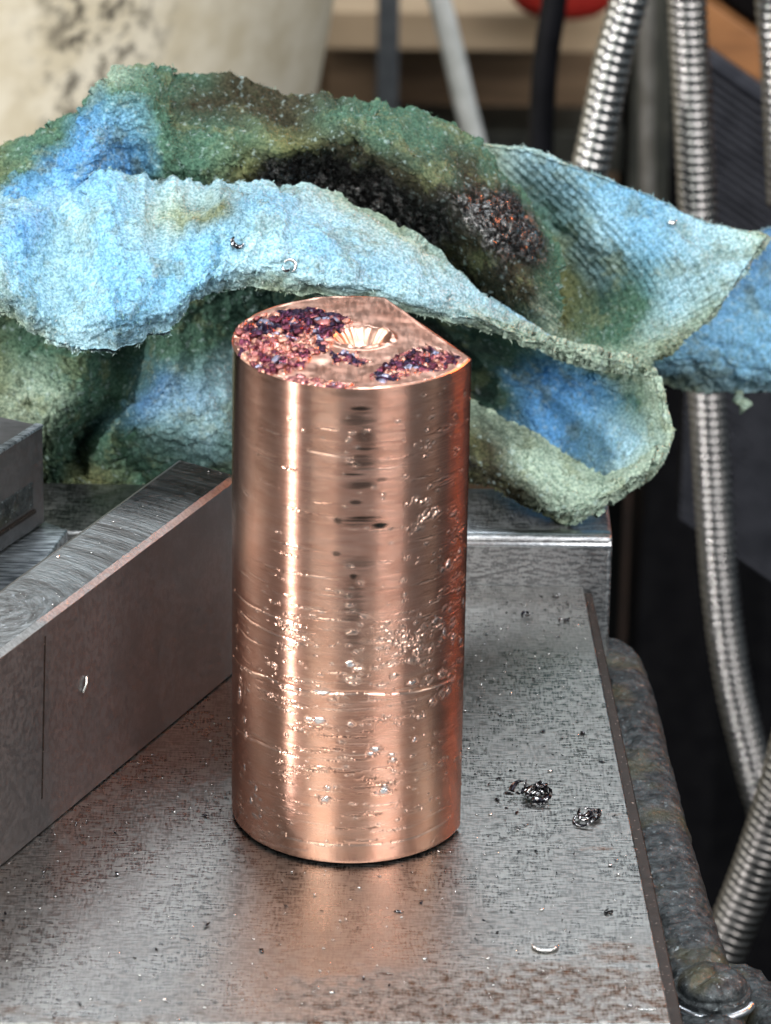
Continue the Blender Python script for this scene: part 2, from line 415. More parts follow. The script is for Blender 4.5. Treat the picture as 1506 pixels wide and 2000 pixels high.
# rear step
zt = .63
xr = float(G(1196, 1046, zt)[0]); yb2 = float(G(1000, 953, zt)[1])
V, F = boxv(-7.5, xr, ybk+.004, yb2, -1.2, zt)
mesh_obj('rear_step', V, F, M['rear'], vise, bevel=.05)
y0_ = ybk-.012; V = []
for x in (0.6, xr-.012): V += [(x, y0_, zt-.13), (x, y0_, zt-.10), (x, y0_+.05, zt-.015), (x, y0_+.10, zt+.012), (x, y0_+.2, zt+.012), (x, y0_+.2, zt-.13)]
F = [(0, 1, 2, 3, 4, 5), (11, 10, 9, 8, 7, 6)]+[(i, i+6, (i+1) % 6+6, (i+1) % 6) for i in range(6)]
mesh_obj('polished_corner', V, F, M['edge'], vise, bevel=.01)

hj = 2.39
jf0 = G(0, 1695)[:2]; jf1 = G(450, 1322)[:2]; dj = (jf1-jf0)/np.linalg.norm(jf1-jf0)
tl = G(350, 897, hj)[:2]; t2 = G(450, 925, hj)[:2]; de = (t2-tl)/np.linalg.norm(t2-tl)
A = np.array([dj, -de]).T; s = np.linalg.solve(A, tl-jf0); corner = jf0+dj*s[0]
p_far = jf0-dj*3; t_far = tl-dj*(s[0]+3)*1.0
bar = thing('steel_bar', 'long dark ground steel bar running diagonally left of the copper bar', 'steel bar', (float(corner[0]), float(corner[1]), 0))
def local(V, o): return [(v[0]-o.location.x, v[1]-o.location.y, v[2]-o.location.z) for v in V]
cin = .10
poly = ccw([tuple(p_far), tuple(corner-dj*cin), tuple(corner-de*cin), tuple(tl), tuple(t_far)])
V, F = prism(poly, 0.012, hj-.012)
mesh_obj('bar_body', local(V, bar), F, M['block'], bar, bevel=.012)
nin = np.array([-dj[1], dj[0]])
# milled top face, inset by the bright chamfer
def inset(P, d):
    P = [np.array(p) for p in ccw(P)]; out = []
    for i in range(len(P)):
        a, b, c = P[i-1], P[i], P[(i+1) % len(P)]
        e1 = (b-a)/np.linalg.norm(b-a); e2 = (c-b)/np.linalg.norm(c-b)
        n1 = np.array([-e1[1], e1[0]]); n2 = np.array([-e2[1], e2[0]])
        q = (n1+n2)/(1+n1@n2); out.append(tuple(b+q*d))
    return out
ip = inset(poly, .07)
n = len(poly)
Vc = [(p[0], p[1], hj-.012) for p in poly]+[(p[0], p[1], hj+.03) for p in ip]
Fc = [(i, (i+1) % n, n+(i+1) % n, n+i) for i in range(n)]
mesh_obj('chamfer', local(Vc, bar), Fc, M['chamfer'], bar, smooth=False)
V, F = prism(ip, hj-.1, hj+.03); mesh_obj('milled_top', local(V, bar), F, M['milled'], bar, smooth=False)

# low block with the bright milled face, between the bar and the far block
zb = .95
q = [G(-120, 1240, zb), G(40, 1160, zb), G(132, 1034, zb), G(88, 1018, zb), G(-120, 1130, zb)]
lb = thing('steel_spacer', 'low steel spacer with bright curved milling marks behind the diagonal bar', 'steel block', tuple(map(float, (q[1][0], q[1][1], 0))))
V, F = prism(ccw([(p[0], p[1]) for p in q]), .01, zb)
mesh_obj('spacer_body', local(V, lb), F, M['bright'], lb, bevel=.02)
# far-left block
zk = .97
a = G(0, 1080, zk); b = G(88, 1022, zk)
db = (b-a)[:2]/np.linalg.norm((b-a)[:2])
hk = None
for z in np.linspace(1.2, 4, 561):
    if proj([[b[0], b[1], z]])[0, 1] < 830: hk = float(z); break
bk = G(62, 826, hk)[:2]; bk2 = G(-60, 800, hk)[:2]
pl = ccw([tuple((a-4*np.r_[db, 0])[:2]), tuple(b[:2]), tuple(bk+(bk-b[:2])*.2), tuple(bk2+(bk-b[:2])*.2), tuple((a-4*np.r_[db, 0])[:2]+(bk-b[:2])*1.2)])
fb = thing('steel_block', 'dark steel block with recessed face at the left edge behind the diagonal bar', 'steel block', tuple(map(float, (b[0], b[1], zk))))
V, F = prism(pl, zk+.004, hk)
mesh_obj('block_body', local(V, fb), F, M['block'], fb, bevel=.025)
nf = np.array([db[1], -db[0]])
def onface(s0, s1, z0, z1, d0, d1):
    P = [b[:2]-db*s0, b[:2]-db*s1]; V = []
    for z in (z0, z1):
        for d in (d0, d1):
            for p in P: V.append((*(p+nf*d), z))
    F = [(0, 1, 3, 2), (4, 6, 7, 5), (0, 4, 5, 1), (2, 3, 7, 6), (0, 2, 6, 4), (1, 5, 7, 3)]
    return V, F
V, F = onface(.22, 5, zk+.22, zk+.27, -.01, .03); mesh_obj('ledge', local(V, fb), F, M['brown'], fb, bevel=.008)
V, F = onface(.25, 5, zk+.31, zk+.62, -.01, .012); mesh_obj('recessed_strip', local(V, fb), F, M['cast'], fb, bevel=.008)
V, F = onface(.0, 5, hk-.03, hk+.012, -.10, .012); mesh_obj('polished_edge', local(V, fb), F, M['bright'], fb, bevel=.02)

# ------------------------------------------------------------------ cast arm with bolt at the lower right
arm = thing('cast_arm', 'rough grey cast iron arm with rounded end along the right side of the bed', 'machine arm', tuple(map(float, G(1250, 1400, -1.4))))
za = -.9
cl = [(1178, 1225), (1215, 1330), (1243, 1450), (1272, 1570), (1303, 1690), (1335, 1800), (1365, 1900), (1400, 2040)]
C = np.array([G(*p, za-.05) for p in cl]); n = 500
P = catmull(C, n); na = 64
T = np.gradient(P, axis=0); T[:, 2] = 0; T /= np.linalg.norm(T, axis=1)[:, None]
S = np.cross(T, [0, 0, 1.0])
ang = np.linspace(0, 2*np.pi, na, endpoint=False)
s_ = np.linspace(0, 1, n)
wd_ = .40*np.sqrt(np.clip(s_/.07, 0, 1)*(2-np.clip(s_/.07, 0, 1)))+.001
wd_ = wd_*(1+.06*s_)
ca, sa = np.cos(ang), np.sin(ang)
sq = lambda v: np.sign(v)*np.abs(v)**.7
V = P[:, None, :]+S[:, None, :]*(wd_[:, None]*sq(ca)[None, :])[..., None]+np.array([0, 0, 1.0])*((wd_[:, None]*.0+.42*np.sqrt(wd_/wd_.max())[:, None])*sq(sa)[None, :]-.4)[..., None]
V = V.reshape(-1, 3)
nz = fbm(V[:, 0]*6, V[:, 1]*6, 3, 4, V[:, 2]*6)-.5
V = V+np.repeat(S, na, 0)*(nz*.08)[:, None]; V[:, 2] += nz*.12+.02*(fbm(V[:, 0]*22, V[:, 1]*22, 6, 3)-.5)
F = grid_faces(n, na)
i = np.arange(n-1); F = np.concatenate([F, np.stack([i*na+na-1, (i+1)*na+na-1, (i+1)*na, i*na], 1)])
V = V-np.array(arm.location)
mesh_obj('arm_body', V, F[:, ::-1], M['cast'], arm)
# boss
bc = G(1392, 1915, za+.12)
u = np.linspace(0, 1, 40); prof = [(0, .16), (.12, .15), (.25, .12), (.36, .05), (.41, -.03), (.42, -.10), (.45, -.12), (.47, -.16), (.47, -.45), (.44, -.9)]
prof = catmull(np.array(prof)*[.86, .8], 40)
th = np.linspace(0, 2*np.pi, 64, endpoint=False)
V = np.stack([bc[0]+prof[:, 0][:, None]*np.cos(th), bc[1]+prof[:, 0][:, None]*np.sin(th), bc[2]+prof[:, 1][:, None]+0*th], -1).reshape(-1, 3)
dx, dy = V[:, 0]-bc[0], V[:, 1]-bc[1]
V[:, 2] -= .07*np.exp(-((dx*.7-dy*.7)/.05)**2)*np.exp(-(np.hypot(dx, dy)/.3)**4)
V[:, 2] += .04*(fbm(V[:, 0]*9, V[:, 1]*9, 8)-.5)
F = grid_faces(40, 64); i = np.arange(39); F = np.concatenate([F, np.stack([i*64+63, (i+1)*64+63, (i+1)*64, i*64], 1)])
mesh_obj('bolt_head', V-np.array(arm.location), F[:, ::-1], M['cast'], arm)
an_ = np.linspace(math.radians(200), math.radians(340), 9)
V, F = tube([np.array([bc[0]+.425*math.cos(a), bc[1]+.425*math.sin(a), bc[2]-.20]) for a in an_], .045, 16)
mesh_obj('washer_rim', np.array(V)-np.array(arm.location), F, M['edge'], arm)
V, F = tube([G(1440, 1930, za-.5), G(1490, 1990, za-.4), G(1560, 2060, za-.3)], .3, 20)
V = np.array(V); V += (fbm(V[:, 0]*8, V[:, 1]*8, 5, 3, V[:, 2]*8)-.5)[:, None]*.12
mesh_obj('lug', V-np.array(arm.location), F, M['cast'], arm)

# ------------------------------------------------------------------ background
def bgbox(name, x0, y0, x1, y1, y, th, mat, parent=None, bevel=.05):
    """box at depth y whose front face spans the two points"""
    a = Y(x0, y1, y); b = Y(x1, y0, y)
    V, F = boxv(a[0], b[0], y, y+th, a[2], b[2])
    return mesh_obj(name, V, F, mat, parent, bevel=bevel)
fl_ = mesh_obj('floor', *boxv(-120, 120, -30, 140, -40.5, -40), M['void']); fl_['kind'] = 'structure'
wl = mesh_obj('back_wall', *boxv(-120, 120, 100, 101, -40, 80), M['void']); wl['kind'] = 'structure'
# wooden shelving
sh = thing('wooden_shelf', 'blurred brown wooden shelf unit with paler board behind the rag', 'shelf', tuple(map(float, Y(900, 600, 55))))
def kid(o, p): 
    o.data.transform(Matrix.Translation(-p.location)); o.parent = p; return o
kid(bgbox('back_panel', 560, 95, 1215, 1000, 56, 1.5, M['wood']), sh)
kid(bgbox('shelf_board', 560, 28, 1215, 96, 52, 3.9, M['tan']), sh)
kid(bgbox('upper_panel', 560, -200, 1215, 24, 56.2, 1.5, M['wood']), sh)
kid(bgbox('lower_board', 560, 262, 1215, 330, 54.0, 1.9, M['olive']), sh)
kid(bgbox('side_board', 640, 98, 735, 260, 54.5, 1.4, M['wood']), sh)
o = bgbox('grey_post', 728, -60, 782, 700, 47, 1.5, M['grey']); tag(o, 'blurred dark grey vertical post in front of the wooden shelf', 'post')
V, F = tube([Y(815, -120, 40), Y(858, 0, 40), Y(882, 90, 40), Y(905, 190, 40), Y(930, 290, 40), Y(960, 420, 40)], .22, 16)
tag(mesh_obj('white_cable', V, F, M['white']), 'blurred off-white cable hanging down behind the green rag', 'cable')
V, F = tube([Y(1095, -120, 30), Y(1083, 0, 30), Y(1068, 100, 30), Y(1060, 200, 30), Y(1056, 330, 30), Y(1056, 520, 30)], .22, 16)
tag(mesh_obj('black_cable', V, F, M['blackcable']), 'thick black cable hanging behind the rag, left of the hoses', 'cable')
# red tub
c0 = Y(1100, -40, 50); th = np.linspace(0, 2*np.pi, 48, endpoint=False)
prof = catmull(np.array([(0, -.68), (.75, -.66), (1.05, -.5), (1.2, .0), (1.25, 2.2), (1.35, 2.3)]), 24)
V = np.stack([c0[0]+prof[:, 0][:, None]*np.cos(th), c0[1]+prof[:, 0][:, None]*np.sin(th), c0[2]+prof[:, 1][:, None]+0*th], -1).reshape(-1, 3)
F = grid_faces(24, 48); i = np.arange(23); F = np.concatenate([F, np.stack([i*48+47, (i+1)*48+47, (i+1)*48, i*48], 1)])
o = mesh_obj('red_tub', V, F, M['red']); rebase(o, c0); tag(o, 'rounded bottom of a red plastic tub on the shelf at the top edge', 'tub')
# bucket
e0, e1 = Y(652, 0, 36), Y(618, 190, 36)
Rb = 8.0; cx, cy = float(e0[0])-Rb, 36.0
slope = (e0[0]-e1[0])/(e0[2]-e1[2])
zs = np.linspace(e0[2]-14, e0[2]+6, 24); th = np.linspace(0, 2*np.pi, 128, endpoint=False)
rr_ = Rb+slope*(zs-e0[2])
V = np.stack([cx+rr_[:, None]*np.cos(th), cy+rr_[:, None]*np.sin(th), zs[:, None]+0*th], -1).reshape(-1, 3)
F = grid_faces(24, 128); i = np.arange(23); F = np.concatenate([F, np.stack([i*128+127, (i+1)*128+127, (i+1)*128, i*128], 1)])
o = mesh_obj('cream_bucket', V, F[:, ::-1], M['bucket']); rebase(o, (cx, cy, zs[0])); tag(o, 'large cream plastic bucket with dark stains behind the rag at upper left', 'bucket')
# thin rods
for x0, x1, w_, m_ , lab in ((1262, 1268, .17, 'greyrod', 'thin dull steel rod just right of the beaded steel hose'), (1290, 1275, .12, 'olive', 'thin dark rod nearest to the upright ribbed hose')):
    V, F = tube([Y(x0, -100, 38), Y((x0+x1)/2, 200, 38), Y(x1, 520, 38)], w_, 12)
    tag(mesh_obj('metal_rod', V, F, M[m_]), lab, 'rod')
# hoses
HOSES = [
 ([(1262, -160), (1228, 0), (1196, 120), (1172, 240), (1150, 340), (1120, 470), (1085, 620)], 22, .28, .157, 'hose_pale', 'shiny ribbed metal hose leaning left behind the rag, beaded with highlights'),
 ([(1335, -160), (1342, 0), (1352, 200), (1362, 400), (1374, 620), (1384, 800), (1396, 1000), (1408, 1160), (1430, 1320), (1462, 1460), (1500, 1600), (1560, 1760)], 24, .295, .15, 'hose', 'long ribbed metal hose hanging from top to bottom at the right side'),
 ([(1560, 1420), (1522, 1560), (1482, 1680), (1440, 1790), (1395, 1900), (1340, 2060)], 13, .33, .13, 'hose_dark', 'dark ribbed metal hose crossing the lower right corner above the bolt'),
 ([(1500, -160), (1506, 0), (1516, 120), (1530, 400)], 24, .24, .155, 'hose', 'sliver of ribbed metal hose at the top right edge'),
]
for pts, dep, r_, pit_, mt, lab in HOSES:
    V, F = tube([Y(x, y, dep if i < 40 else dep) for i, (x, y) in enumerate(pts)], r_, 28, ring=pit_, amp=.04)
    tag(mesh_obj('flexible_hose', V, F, M[mt]), lab, 'hose')
# ribbed black panel and orange wood, right
pn = thing('ribbed_panel', 'black ribbed rubber panel in shadow behind the hanging hose', 'panel', tuple(map(float, Y(1450, 500, 26))))
dep = 27
v0 = Y(1372, 80, dep); v1 = Y(1372, 1000, dep)
sl = (Y(1506, 178, dep)-Y(1385, 92, dep)); tan_ = sl[2]/sl[0]
X0, X1 = float(v0[0]), float(v0[0])+5
def slab(z_at, h, y0, y1, x0=X0, x1=X1):
    V = []
    for y in (y0, y1):
        for (x, z) in ((x0, z_at+h), (x1, z_at+h+tan_*(x1-x0)), (x1, z_at+tan_*(x1-x0)), (x0, z_at)): V.append((x, y, z))
    return V, [(3, 2, 1, 0), (4, 5, 6, 7), (0, 1, 5, 4), (1, 2, 6, 5), (2, 3, 7, 6), (3, 0, 4, 7)]
ztop = float(v0[2]); hh = float(v0[2]-v1[2])
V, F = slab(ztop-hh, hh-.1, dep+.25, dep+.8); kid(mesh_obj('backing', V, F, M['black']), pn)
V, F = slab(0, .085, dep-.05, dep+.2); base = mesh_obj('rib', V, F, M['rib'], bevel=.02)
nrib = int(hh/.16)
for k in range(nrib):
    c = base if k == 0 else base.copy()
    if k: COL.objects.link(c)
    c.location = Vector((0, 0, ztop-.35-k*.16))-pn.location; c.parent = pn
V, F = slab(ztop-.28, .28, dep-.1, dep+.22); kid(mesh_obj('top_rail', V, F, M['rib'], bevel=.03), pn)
wdb = thing('wooden_board', 'orange-brown wooden board above the ribbed panel in the top right corner', 'board', (X0, dep, ztop))
V, F = slab(ztop+.03, .78, dep+.0, dep+.9, x0=X0-.15); kid(mesh_obj('board', V, F, M['orange'], bevel=.03), wdb)
wdb2 = wdb.children[0]; wdb2.name = 'plank'
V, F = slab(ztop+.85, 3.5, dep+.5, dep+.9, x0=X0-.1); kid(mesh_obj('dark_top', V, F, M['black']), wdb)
# added black backdrop behind right, its colour stands in for the dark void
o = bgbox('shade_backdrop', 1188, 330, 1700, 2600, 44, 3, M['black']); tag(o, 'added black backdrop panel painting the darkness right of the bed', 'dark backdrop')
kid_ = bgbox('grimy_strip', 1215, -200, 1330, 700, 43, .8, M['olive']); tag(kid_, 'dark olive upright strip between the two hanging hoses', 'strip')
tag(bgbox('brown_post', 1196, 700, 1245, 1700, 40, 1, simple('dark_brown', (.012, .006, .003), (.03, .014, .008), .7)), 'faint dark brown upright beside the rear step', 'post')

# ------------------------------------------------------------------ copper bar
R = 1.25; Hc = 5.394
TH1, TH2 = math.radians(-20), math.radians(76)
thc = (TH1+TH2)/2; dd = R*math.cos((TH2-TH1)/2)
def rad(th):
    a = (th-thc+np.pi) % (2*np.pi)-np.pi
    return np.where((a > -(TH2-TH1)/2) & (a < (TH2-TH1)/2), dd/np.cos(np.clip(a, -1.4, 1.4)), R)
def oncyl(px, py):
    d = ray(px, py); o_ = cpos; a = d[0]**2+d[1]**2; b_ = o_[0]*d[0]+o_[1]*d[1]; c_ = o_[0]**2+o_[1]**2-R*R
    disc = b_*b_-a*c_
    if disc < 0: return None
    t_ = (-b_-math.sqrt(disc))/a; p = o_+d*t_
    return math.atan2(p[1], p[0]), p[2]
tf = np.linspace(-math.radians(90+98), TH1-.004, 640)
tb = np.concatenate([[TH1], np.linspace(TH1, TH2, 24)[1:-1], [TH2], np.linspace(TH2, 2*np.pi-math.radians(188), 50)[1:-1]])
TT = np.concatenate([tf, tb]); nT = len(TT)
ZZ = np.concatenate([np.linspace(0, Hc-.02, 600)]); nZ = len(ZZ)
tt, zz = np.meshgrid(TT, ZZ, indexing='ij')
arc = tt*R
disp = np.zeros_like(tt); silver = np.zeros_like(tt); grime = np.zeros_like(tt); nodule = np.zeros_like(tt)
front = (tt < TH1)
def spot(th, z, su, sv, amp, rim=.5, sl=0, gr=0, no=0, seed=0):
    iu = np.searchsorted(tf, [th-4*su/R, th+4*su/R]); iv = np.searchsorted(ZZ, [z-4*sv, z+4*sv])
    s_ = np.s_[iu[0]:max(iu[1], iu[0]+1), iv[0]:max(iv[1], iv[0]+1)]
    x = (tt[s_]-th)*R/su; y = (zz[s_]-z)/sv
    if x.size == 0: return
    r2 = np.hypot(x, y)+1.3*(fbm(arc[s_]/su*1.5+seed*7.1, zz[s_]/sv*1.5, seed, 2)-.5)+.5*(vnoise(arc[s_]/.012, zz[s_]/.008, seed+3)-.5)
    core = 1-sstep(.55, 1.1, r2); ringm = np.exp(-((r2-1.25)/.3)**2)
    disp[s_] += amp*(core-rim*ringm)
    if sl: silver[s_] = np.maximum(silver[s_], core*sl)
    if gr: grime[s_] = np.maximum(grime[s_], (1-sstep(.2, 1.6, r2))*gr)
    if no: nodule[s_] = np.maximum(nodule[s_], np.maximum(core, ringm*.7)*no)
# nodules and silver inclusions seen one by one
for px, py, s1, s2, sl in [(468, 1360, .045, .10, .9), (478, 1412, .03, .05, .6), (630, 1358, .09, .03, .9), (622, 1412, .09, .045, .8), (603, 1410, .05, .03, .3),
    (685, 1302, .045, .045, .9), (700, 1312, .05, .03, .2), (735, 1470, .07, .04, .95), (725, 1478, .05, .03, .9), (748, 1552, .085, .05, 1), (752, 1545, .04, .04, 1),
    (636, 1568, .055, .05, .7), (640, 1545, .035, .03, .5), (478, 1505, .02, .06, .9), (500, 1545, .03, .05, .8), (490, 1570, .03, .06, .8), (508, 1600, .03, .04, .6),
    (810, 1450, .03, .03, .8), (685, 1420, .04, .03, .6), (805, 1338, .06, .03, .7), (898, 1080, .04, .05, .8), (877, 1105, .05, .06, .6), (905, 1180, .04, .05, .7),
    (900, 1255, .05, .06, .9), (885, 1250, .04, .05, .6), (868, 1240, .03, .05, .7), (470, 1330, .03, .04, .3), (768, 1490, .05, .03, .4), (765, 1480, .04, .02, .5),
    (820, 1405, .05, .03, .1), (845, 1375, .05, .04, .2), (875, 1355, .03, .05, .4), (455, 1475, .04, .03, .2), (900, 1480, .04, .06, .2), (535, 1305, .05, .03, 0),
    (530, 1362, .04, .025, .1), (690, 1330, .07, .04, 0), (862, 1320, .06, .05, 0), (770, 1325, .05, .03, 0), (480, 1440, .03, .05, .3)]:
    q = oncyl(px, py)
    if q: spot(q[0], q[1], s1*.75, s2*.75, .016, .9, sl=sl, no=1-sl*.8, seed=int(px))
# clusters of copper nodules
def cluster(px, py, sx, sy, n, size, am=.012, sl=0.1):
    for k in range(n):
        x, y_ = rng.normal(px, sx), rng.normal(py, sy); q = oncyl(x, y_)
        if not q or not (.02 < q[1] < Hc-.1): continue
        s1 = size*rng.uniform(.5, 1.5); spot(q[0], q[1], s1*rng.uniform(.8, 1.6), s1*.8, am*rng.uniform(.5, 1.2)*rng.choice([1, 1, -1]), .6, sl=sl if rng.random() < .3 else 0, no=.7, seed=k+int(px))
cluster(820, 1265, 30, 22, 46, .028); cluster(880, 1230, 18, 60, 40, .026, sl=.4); cluster(830, 1005, 22, 16, 26, .026)
cluster(780, 1240, 25, 15, 14, .022); cluster(865, 1330, 25, 25, 20, .03); cluster(895, 1100, 9, 60, 20, .03, sl=.4)
cluster(490, 1580, 25, 30, 34, .024, sl=.4); cluster(510, 1640, 22, 12, 24, .02); cluster(470, 1400, 12, 60, 18, .026, sl=.3)
cluster(695, 1160, 12, 50, 16, .022); cluster(690, 860, 12, 40, 12, .02); cluster(840, 900, 40, 90, 50, .016); cluster(540, 1240, 50, 45, 22, .018)
cluster(700, 1330, 40, 20, 18, .022); cluster(895, 900, 9, 120, 30, .018); cluster(860, 1500, 40, 80, 40, .014); cluster(690, 1400, 140, 120, 110, .013)
cluster(690, 1100, 160, 250, 60, .012, .008); cluster(830, 1180, 50, 130, 70, .016, .010); cluster(700, 1500, 150, 110, 60, .014, .010); cluster(520, 1260, 45, 60, 12, .014)
# torn horizontal streaks
def streak(px, py, ln, hgt, am, no=.6, gr=0):
    q = oncyl(px, py)
    if q:
        spot(q[0], q[1], ln, hgt, am, .7, no=no, gr=gr, seed=int(px*3+py))
for k in range(170):
    px = rng.choice([rng.uniform(470, 600), rng.uniform(590, 900)]); py = rng.uniform(1180, 1660) if rng.random() < .75 else rng.uniform(800, 1200)
    streak(px, py, rng.uniform(.05, .18), rng.uniform(.007, .013), rng.choice([-.008, .007]), no=rng.uniform(.1, .6))
for k in range(30):
    streak(rng.uniform(600, 760), rng.uniform(1380, 1640), rng.uniform(.05, .13), rng.uniform(.008, .014), -.012, no=0, gr=.45)
# scored rings (slightly tilted)
for pts, dep_, no in [([(455, 1285), (520, 1325), (585, 1350), (700, 1357), (800, 1356), (890, 1325)], .014, .9), ([(458, 1155), (500, 1190), (560, 1215), (600, 1228)], .01, .5),
                 ([(458, 1180), (500, 1222), (560, 1250), (600, 1262)], .01, .5), ([(457, 1420), (500, 1450), (560, 1475)], .01, .6), ([(470, 1600), (560, 1640), (680, 1655), (780, 1648), (880, 1600)], .008, .7),
                 ([(470, 1625), (600, 1665)], .006, .4), ([(600, 880), (690, 895)], .006, .5), ([(457, 1210), (480, 1245), (540, 1275)], .01, .4)]:
    q = np.array([oncyl(*p) for p in pts]); o_ = np.argsort(q[:, 0]); q = q[o_]
    zc = np.interp(tt, q[:, 0], q[:, 1], left=-9, right=-9) + .012*(vnoise(arc*5, arc*0, 3)-.5)
    on = np.where(vnoise(arc*7, zc*0, int(pts[0][1])) > .22, 1., .4)
    gl_ = np.exp(-((zz-zc)/.013)**2); disp -= 2.2*dep_*gl_*on
    nodule = np.maximum(nodule, no*np.exp(-((zz-zc+.016)/.011)**2)*on)
# grime smears
def smear(px, py, su, sv, k):
    q = oncyl(px, py); x = (tt-q[0])*R/su; y = (zz-q[1])/sv
    e = np.exp(-(x*x+y*y)); nn = fbm(arc*3, zz*34, int(px), 5)
    grime[:] = np.maximum(grime, k*sstep(.26, .95, e*(.1+1.6*nn))*front)
smear(708, 1025, .30, .055, .85); smear(742, 1030, .09, .05, 1); smear(715, 1015, .2, .02, 1); smear(695, 985, .07, .03, .8); smear(720, 880, .2, .015, 1); smear(690, 930, .16, .015, 1); smear(705, 800, .12, .03, .9); smear(690, 1130, .05, .05, .9); smear(700, 1210, .04, .06, .8); smear(660, 1022, .06, .05, .8); smear(657, 1084, .05, .04, .7); smear(705, 950, .2, .06, .75); smear(705, 905, .17, .12, .7); smear(712, 860, .12, .2, .6)
smear(700, 820, .2, .12, .65); smear(745, 940, .07, .03, .6); smear(690, 1180, .13, .4, .55); smear(700, 1110, .2, .12, .5); smear(690, 1250, .1, .2, .45); smear(765, 1662, .05, .02, .8); smear(672, 770, .25, .05, .3)
grime *= front
disp *= .38; disp += (fbm(arc*1.2, zz*22, 5, 3)-.5)*.002 + (fbm(arc*4, zz*14, 9, 3)-.5)*.0007
disp *= np.where(front, 1, .3)
rim = np.where(zz < .03, -(.03-zz)*.3, 0)
rr_ = rad(tt)+disp+rim
V1 = np.stack([rr_*np.cos(tt), rr_*np.sin(tt), zz*(1-.028/Hc)+.04], -1).reshape(-1, 3)
F1 = grid_faces(nT, nZ, wrap=True)
i = np.arange(nT); bottom = tuple((i*nZ).tolist()[::-1])
cb = thing('copper_bar', 'upright short copper round bar with one flat side and rough pitted end', 'copper bar', (0, 0, 0))
body = mesh_obj('bar_body', V1, F1, M['copper'], cb, cols={'silver': silver.ravel(), 'grime': grime.ravel(), 'nodule': nodule.ravel()})
V, F = prism([(rad(a)*.965*math.cos(a), rad(a)*.965*math.sin(a)) for a in np.linspace(-math.pi, math.pi, 96, endpoint=False)], 0.0, .07)
mesh_obj('contact_shadow_disc', V, F, M['black'], cb)  # black disc painting the contact shadow below the copper rim
# end face (polar grid); px -> face coords
def onface_(px, py): 
    p = G(px, py, Hc); return p[0], p[1]
nR = 260
us = np.linspace(0, 1, nR)
T3, U3 = np.meshgrid(TT, us, indexing='ij')
rb = rad(T3)+np.repeat(disp[:, -1:], nR, 1)
rfac = U3*rb
X3, Y3 = rfac*np.cos(T3), rfac*np.sin(T3)
z3 = np.zeros_like(X3)
edge = rb-rfac
z3 -= .018*np.exp(-(edge/.016)**2)                      # soft arris
z3 += .008*sstep(.07, .03, edge)*(vnoise(T3*30, U3*0, 4)-.2)*(edge > .02)
z3 += (fbm(X3*3, Y3*3, 12, 3)-.5)*.03
cx_, cy_ = onface_(705, 660)
# centre dimple, radially fluted
dxx, dyy = (X3-cx_), (Y3-cy_)
rc = np.hypot(dxx/.30, dyy/.26); phi = np.arctan2(dyy, dxx)
z3 -= .17*(1-sstep(.3, 1.0, rc)); z3 += .03*np.exp(-((rc-1.08)/.12)**2)*(.4+vnoise(phi*3, phi*0, 2))
z3 += .009*np.sin(phi*26+4*vnoise(phi*4, phi*0, 6))*np.exp(-((rc-.75)/.28)**2)
REG = [([(462, 655), (480, 628), (530, 612), (600, 603), (650, 612), (690, 628), (672, 645), (648, 655), (650, 680), (610, 700), (580, 722), (545, 735), (505, 722), (470, 695)], 1.0),
       ([(560, 735), (640, 742), (700, 748), (690, 762), (620, 765), (565, 752)], .45),
       ([(640, 690), (700, 688), (722, 706), (700, 716), (650, 706)], .6),
       ([(722, 738), (740, 718), (775, 700), (800, 682), (845, 680), (890, 690), (900, 700), (870, 720), (840, 726), (790, 738), (750, 748)], .6)]
def inpoly(x, y, P):
    c = np.zeros(x.shape, bool)
    for i in range(len(P)):
        (x1, y1), (x2, y2) = P[i], P[i-1]
        c ^= ((y1 > y) != (y2 > y)) & (x < (x2-x1)*(y-y1)/((y2-y1) or 1e-9)+x1)
    return c
pp = proj(np.stack([X3.ravel(), Y3.ravel(), np.full(X3.size, Hc)], 1))
wx = pp[:, 0]+30*(fbm(pp[:, 0]/16, pp[:, 1]/8, 3, 3)-.5); wy = pp[:, 1]+16*(fbm(pp[:, 0]/16, pp[:, 1]/8, 4, 3)-.5)
crm = np.zeros(X3.size)
for P_, k_ in REG: crm = np.maximum(crm, inpoly(wx, wy, P_)*k_)
crm = crm.reshape(X3.shape)
jx = .9*(fbm(X3*16, Y3*16, 31, 2)-.5); jy = .9*(fbm(X3*16, Y3*16, 32, 2)-.5)
d1, d2, idv = worley(X3*12+jx, Y3*12+jy, 5)
z3 += crm*(sstep(0, .3, d2-d1)*.03-.03+.07*(idv-.35)+.05*(fbm(X3*22, Y3*22, 41, 2)-.5))
V3 = np.stack([X3, Y3, Hc-.01+z3], -1).reshape(-1, 3)
V3[:, 2] += .012
pal = np.array([(.13, .035, .06), (.34, .12, .12), (.06, .025, .055), (.60, .28, .22), (.03, .02, .045), (.62, .33, .26), (.32, .32, .44), (.42, .17, .17)])
dk = fbm(pp[:, 0]/26, pp[:, 1]/13, 21, 2).reshape(X3.shape)+np.where(((pp[:, 1] < 655) & (pp[:, 0] < 700)) | (pp[:, 0] > 730), .10, -.12).reshape(X3.shape)
ci = np.minimum((idv*8).astype(int), 7)
mapd = np.array([0, 1, 2, 4, 4, 6, 2, 0]); mapl = np.array([1, 7, 3, 5, 5, 3, 0, 7])
ftint = pal[np.where(dk > .52, mapd[ci], mapl[ci])]
face = mesh_obj('end_face', V3, grid_faces(nT, nR, wrap=True)[:, ::-1], M['face'], cb, cols={'tint': ftint.reshape(-1, 3), 'crust': sstep(.2, .5, crm).ravel()})
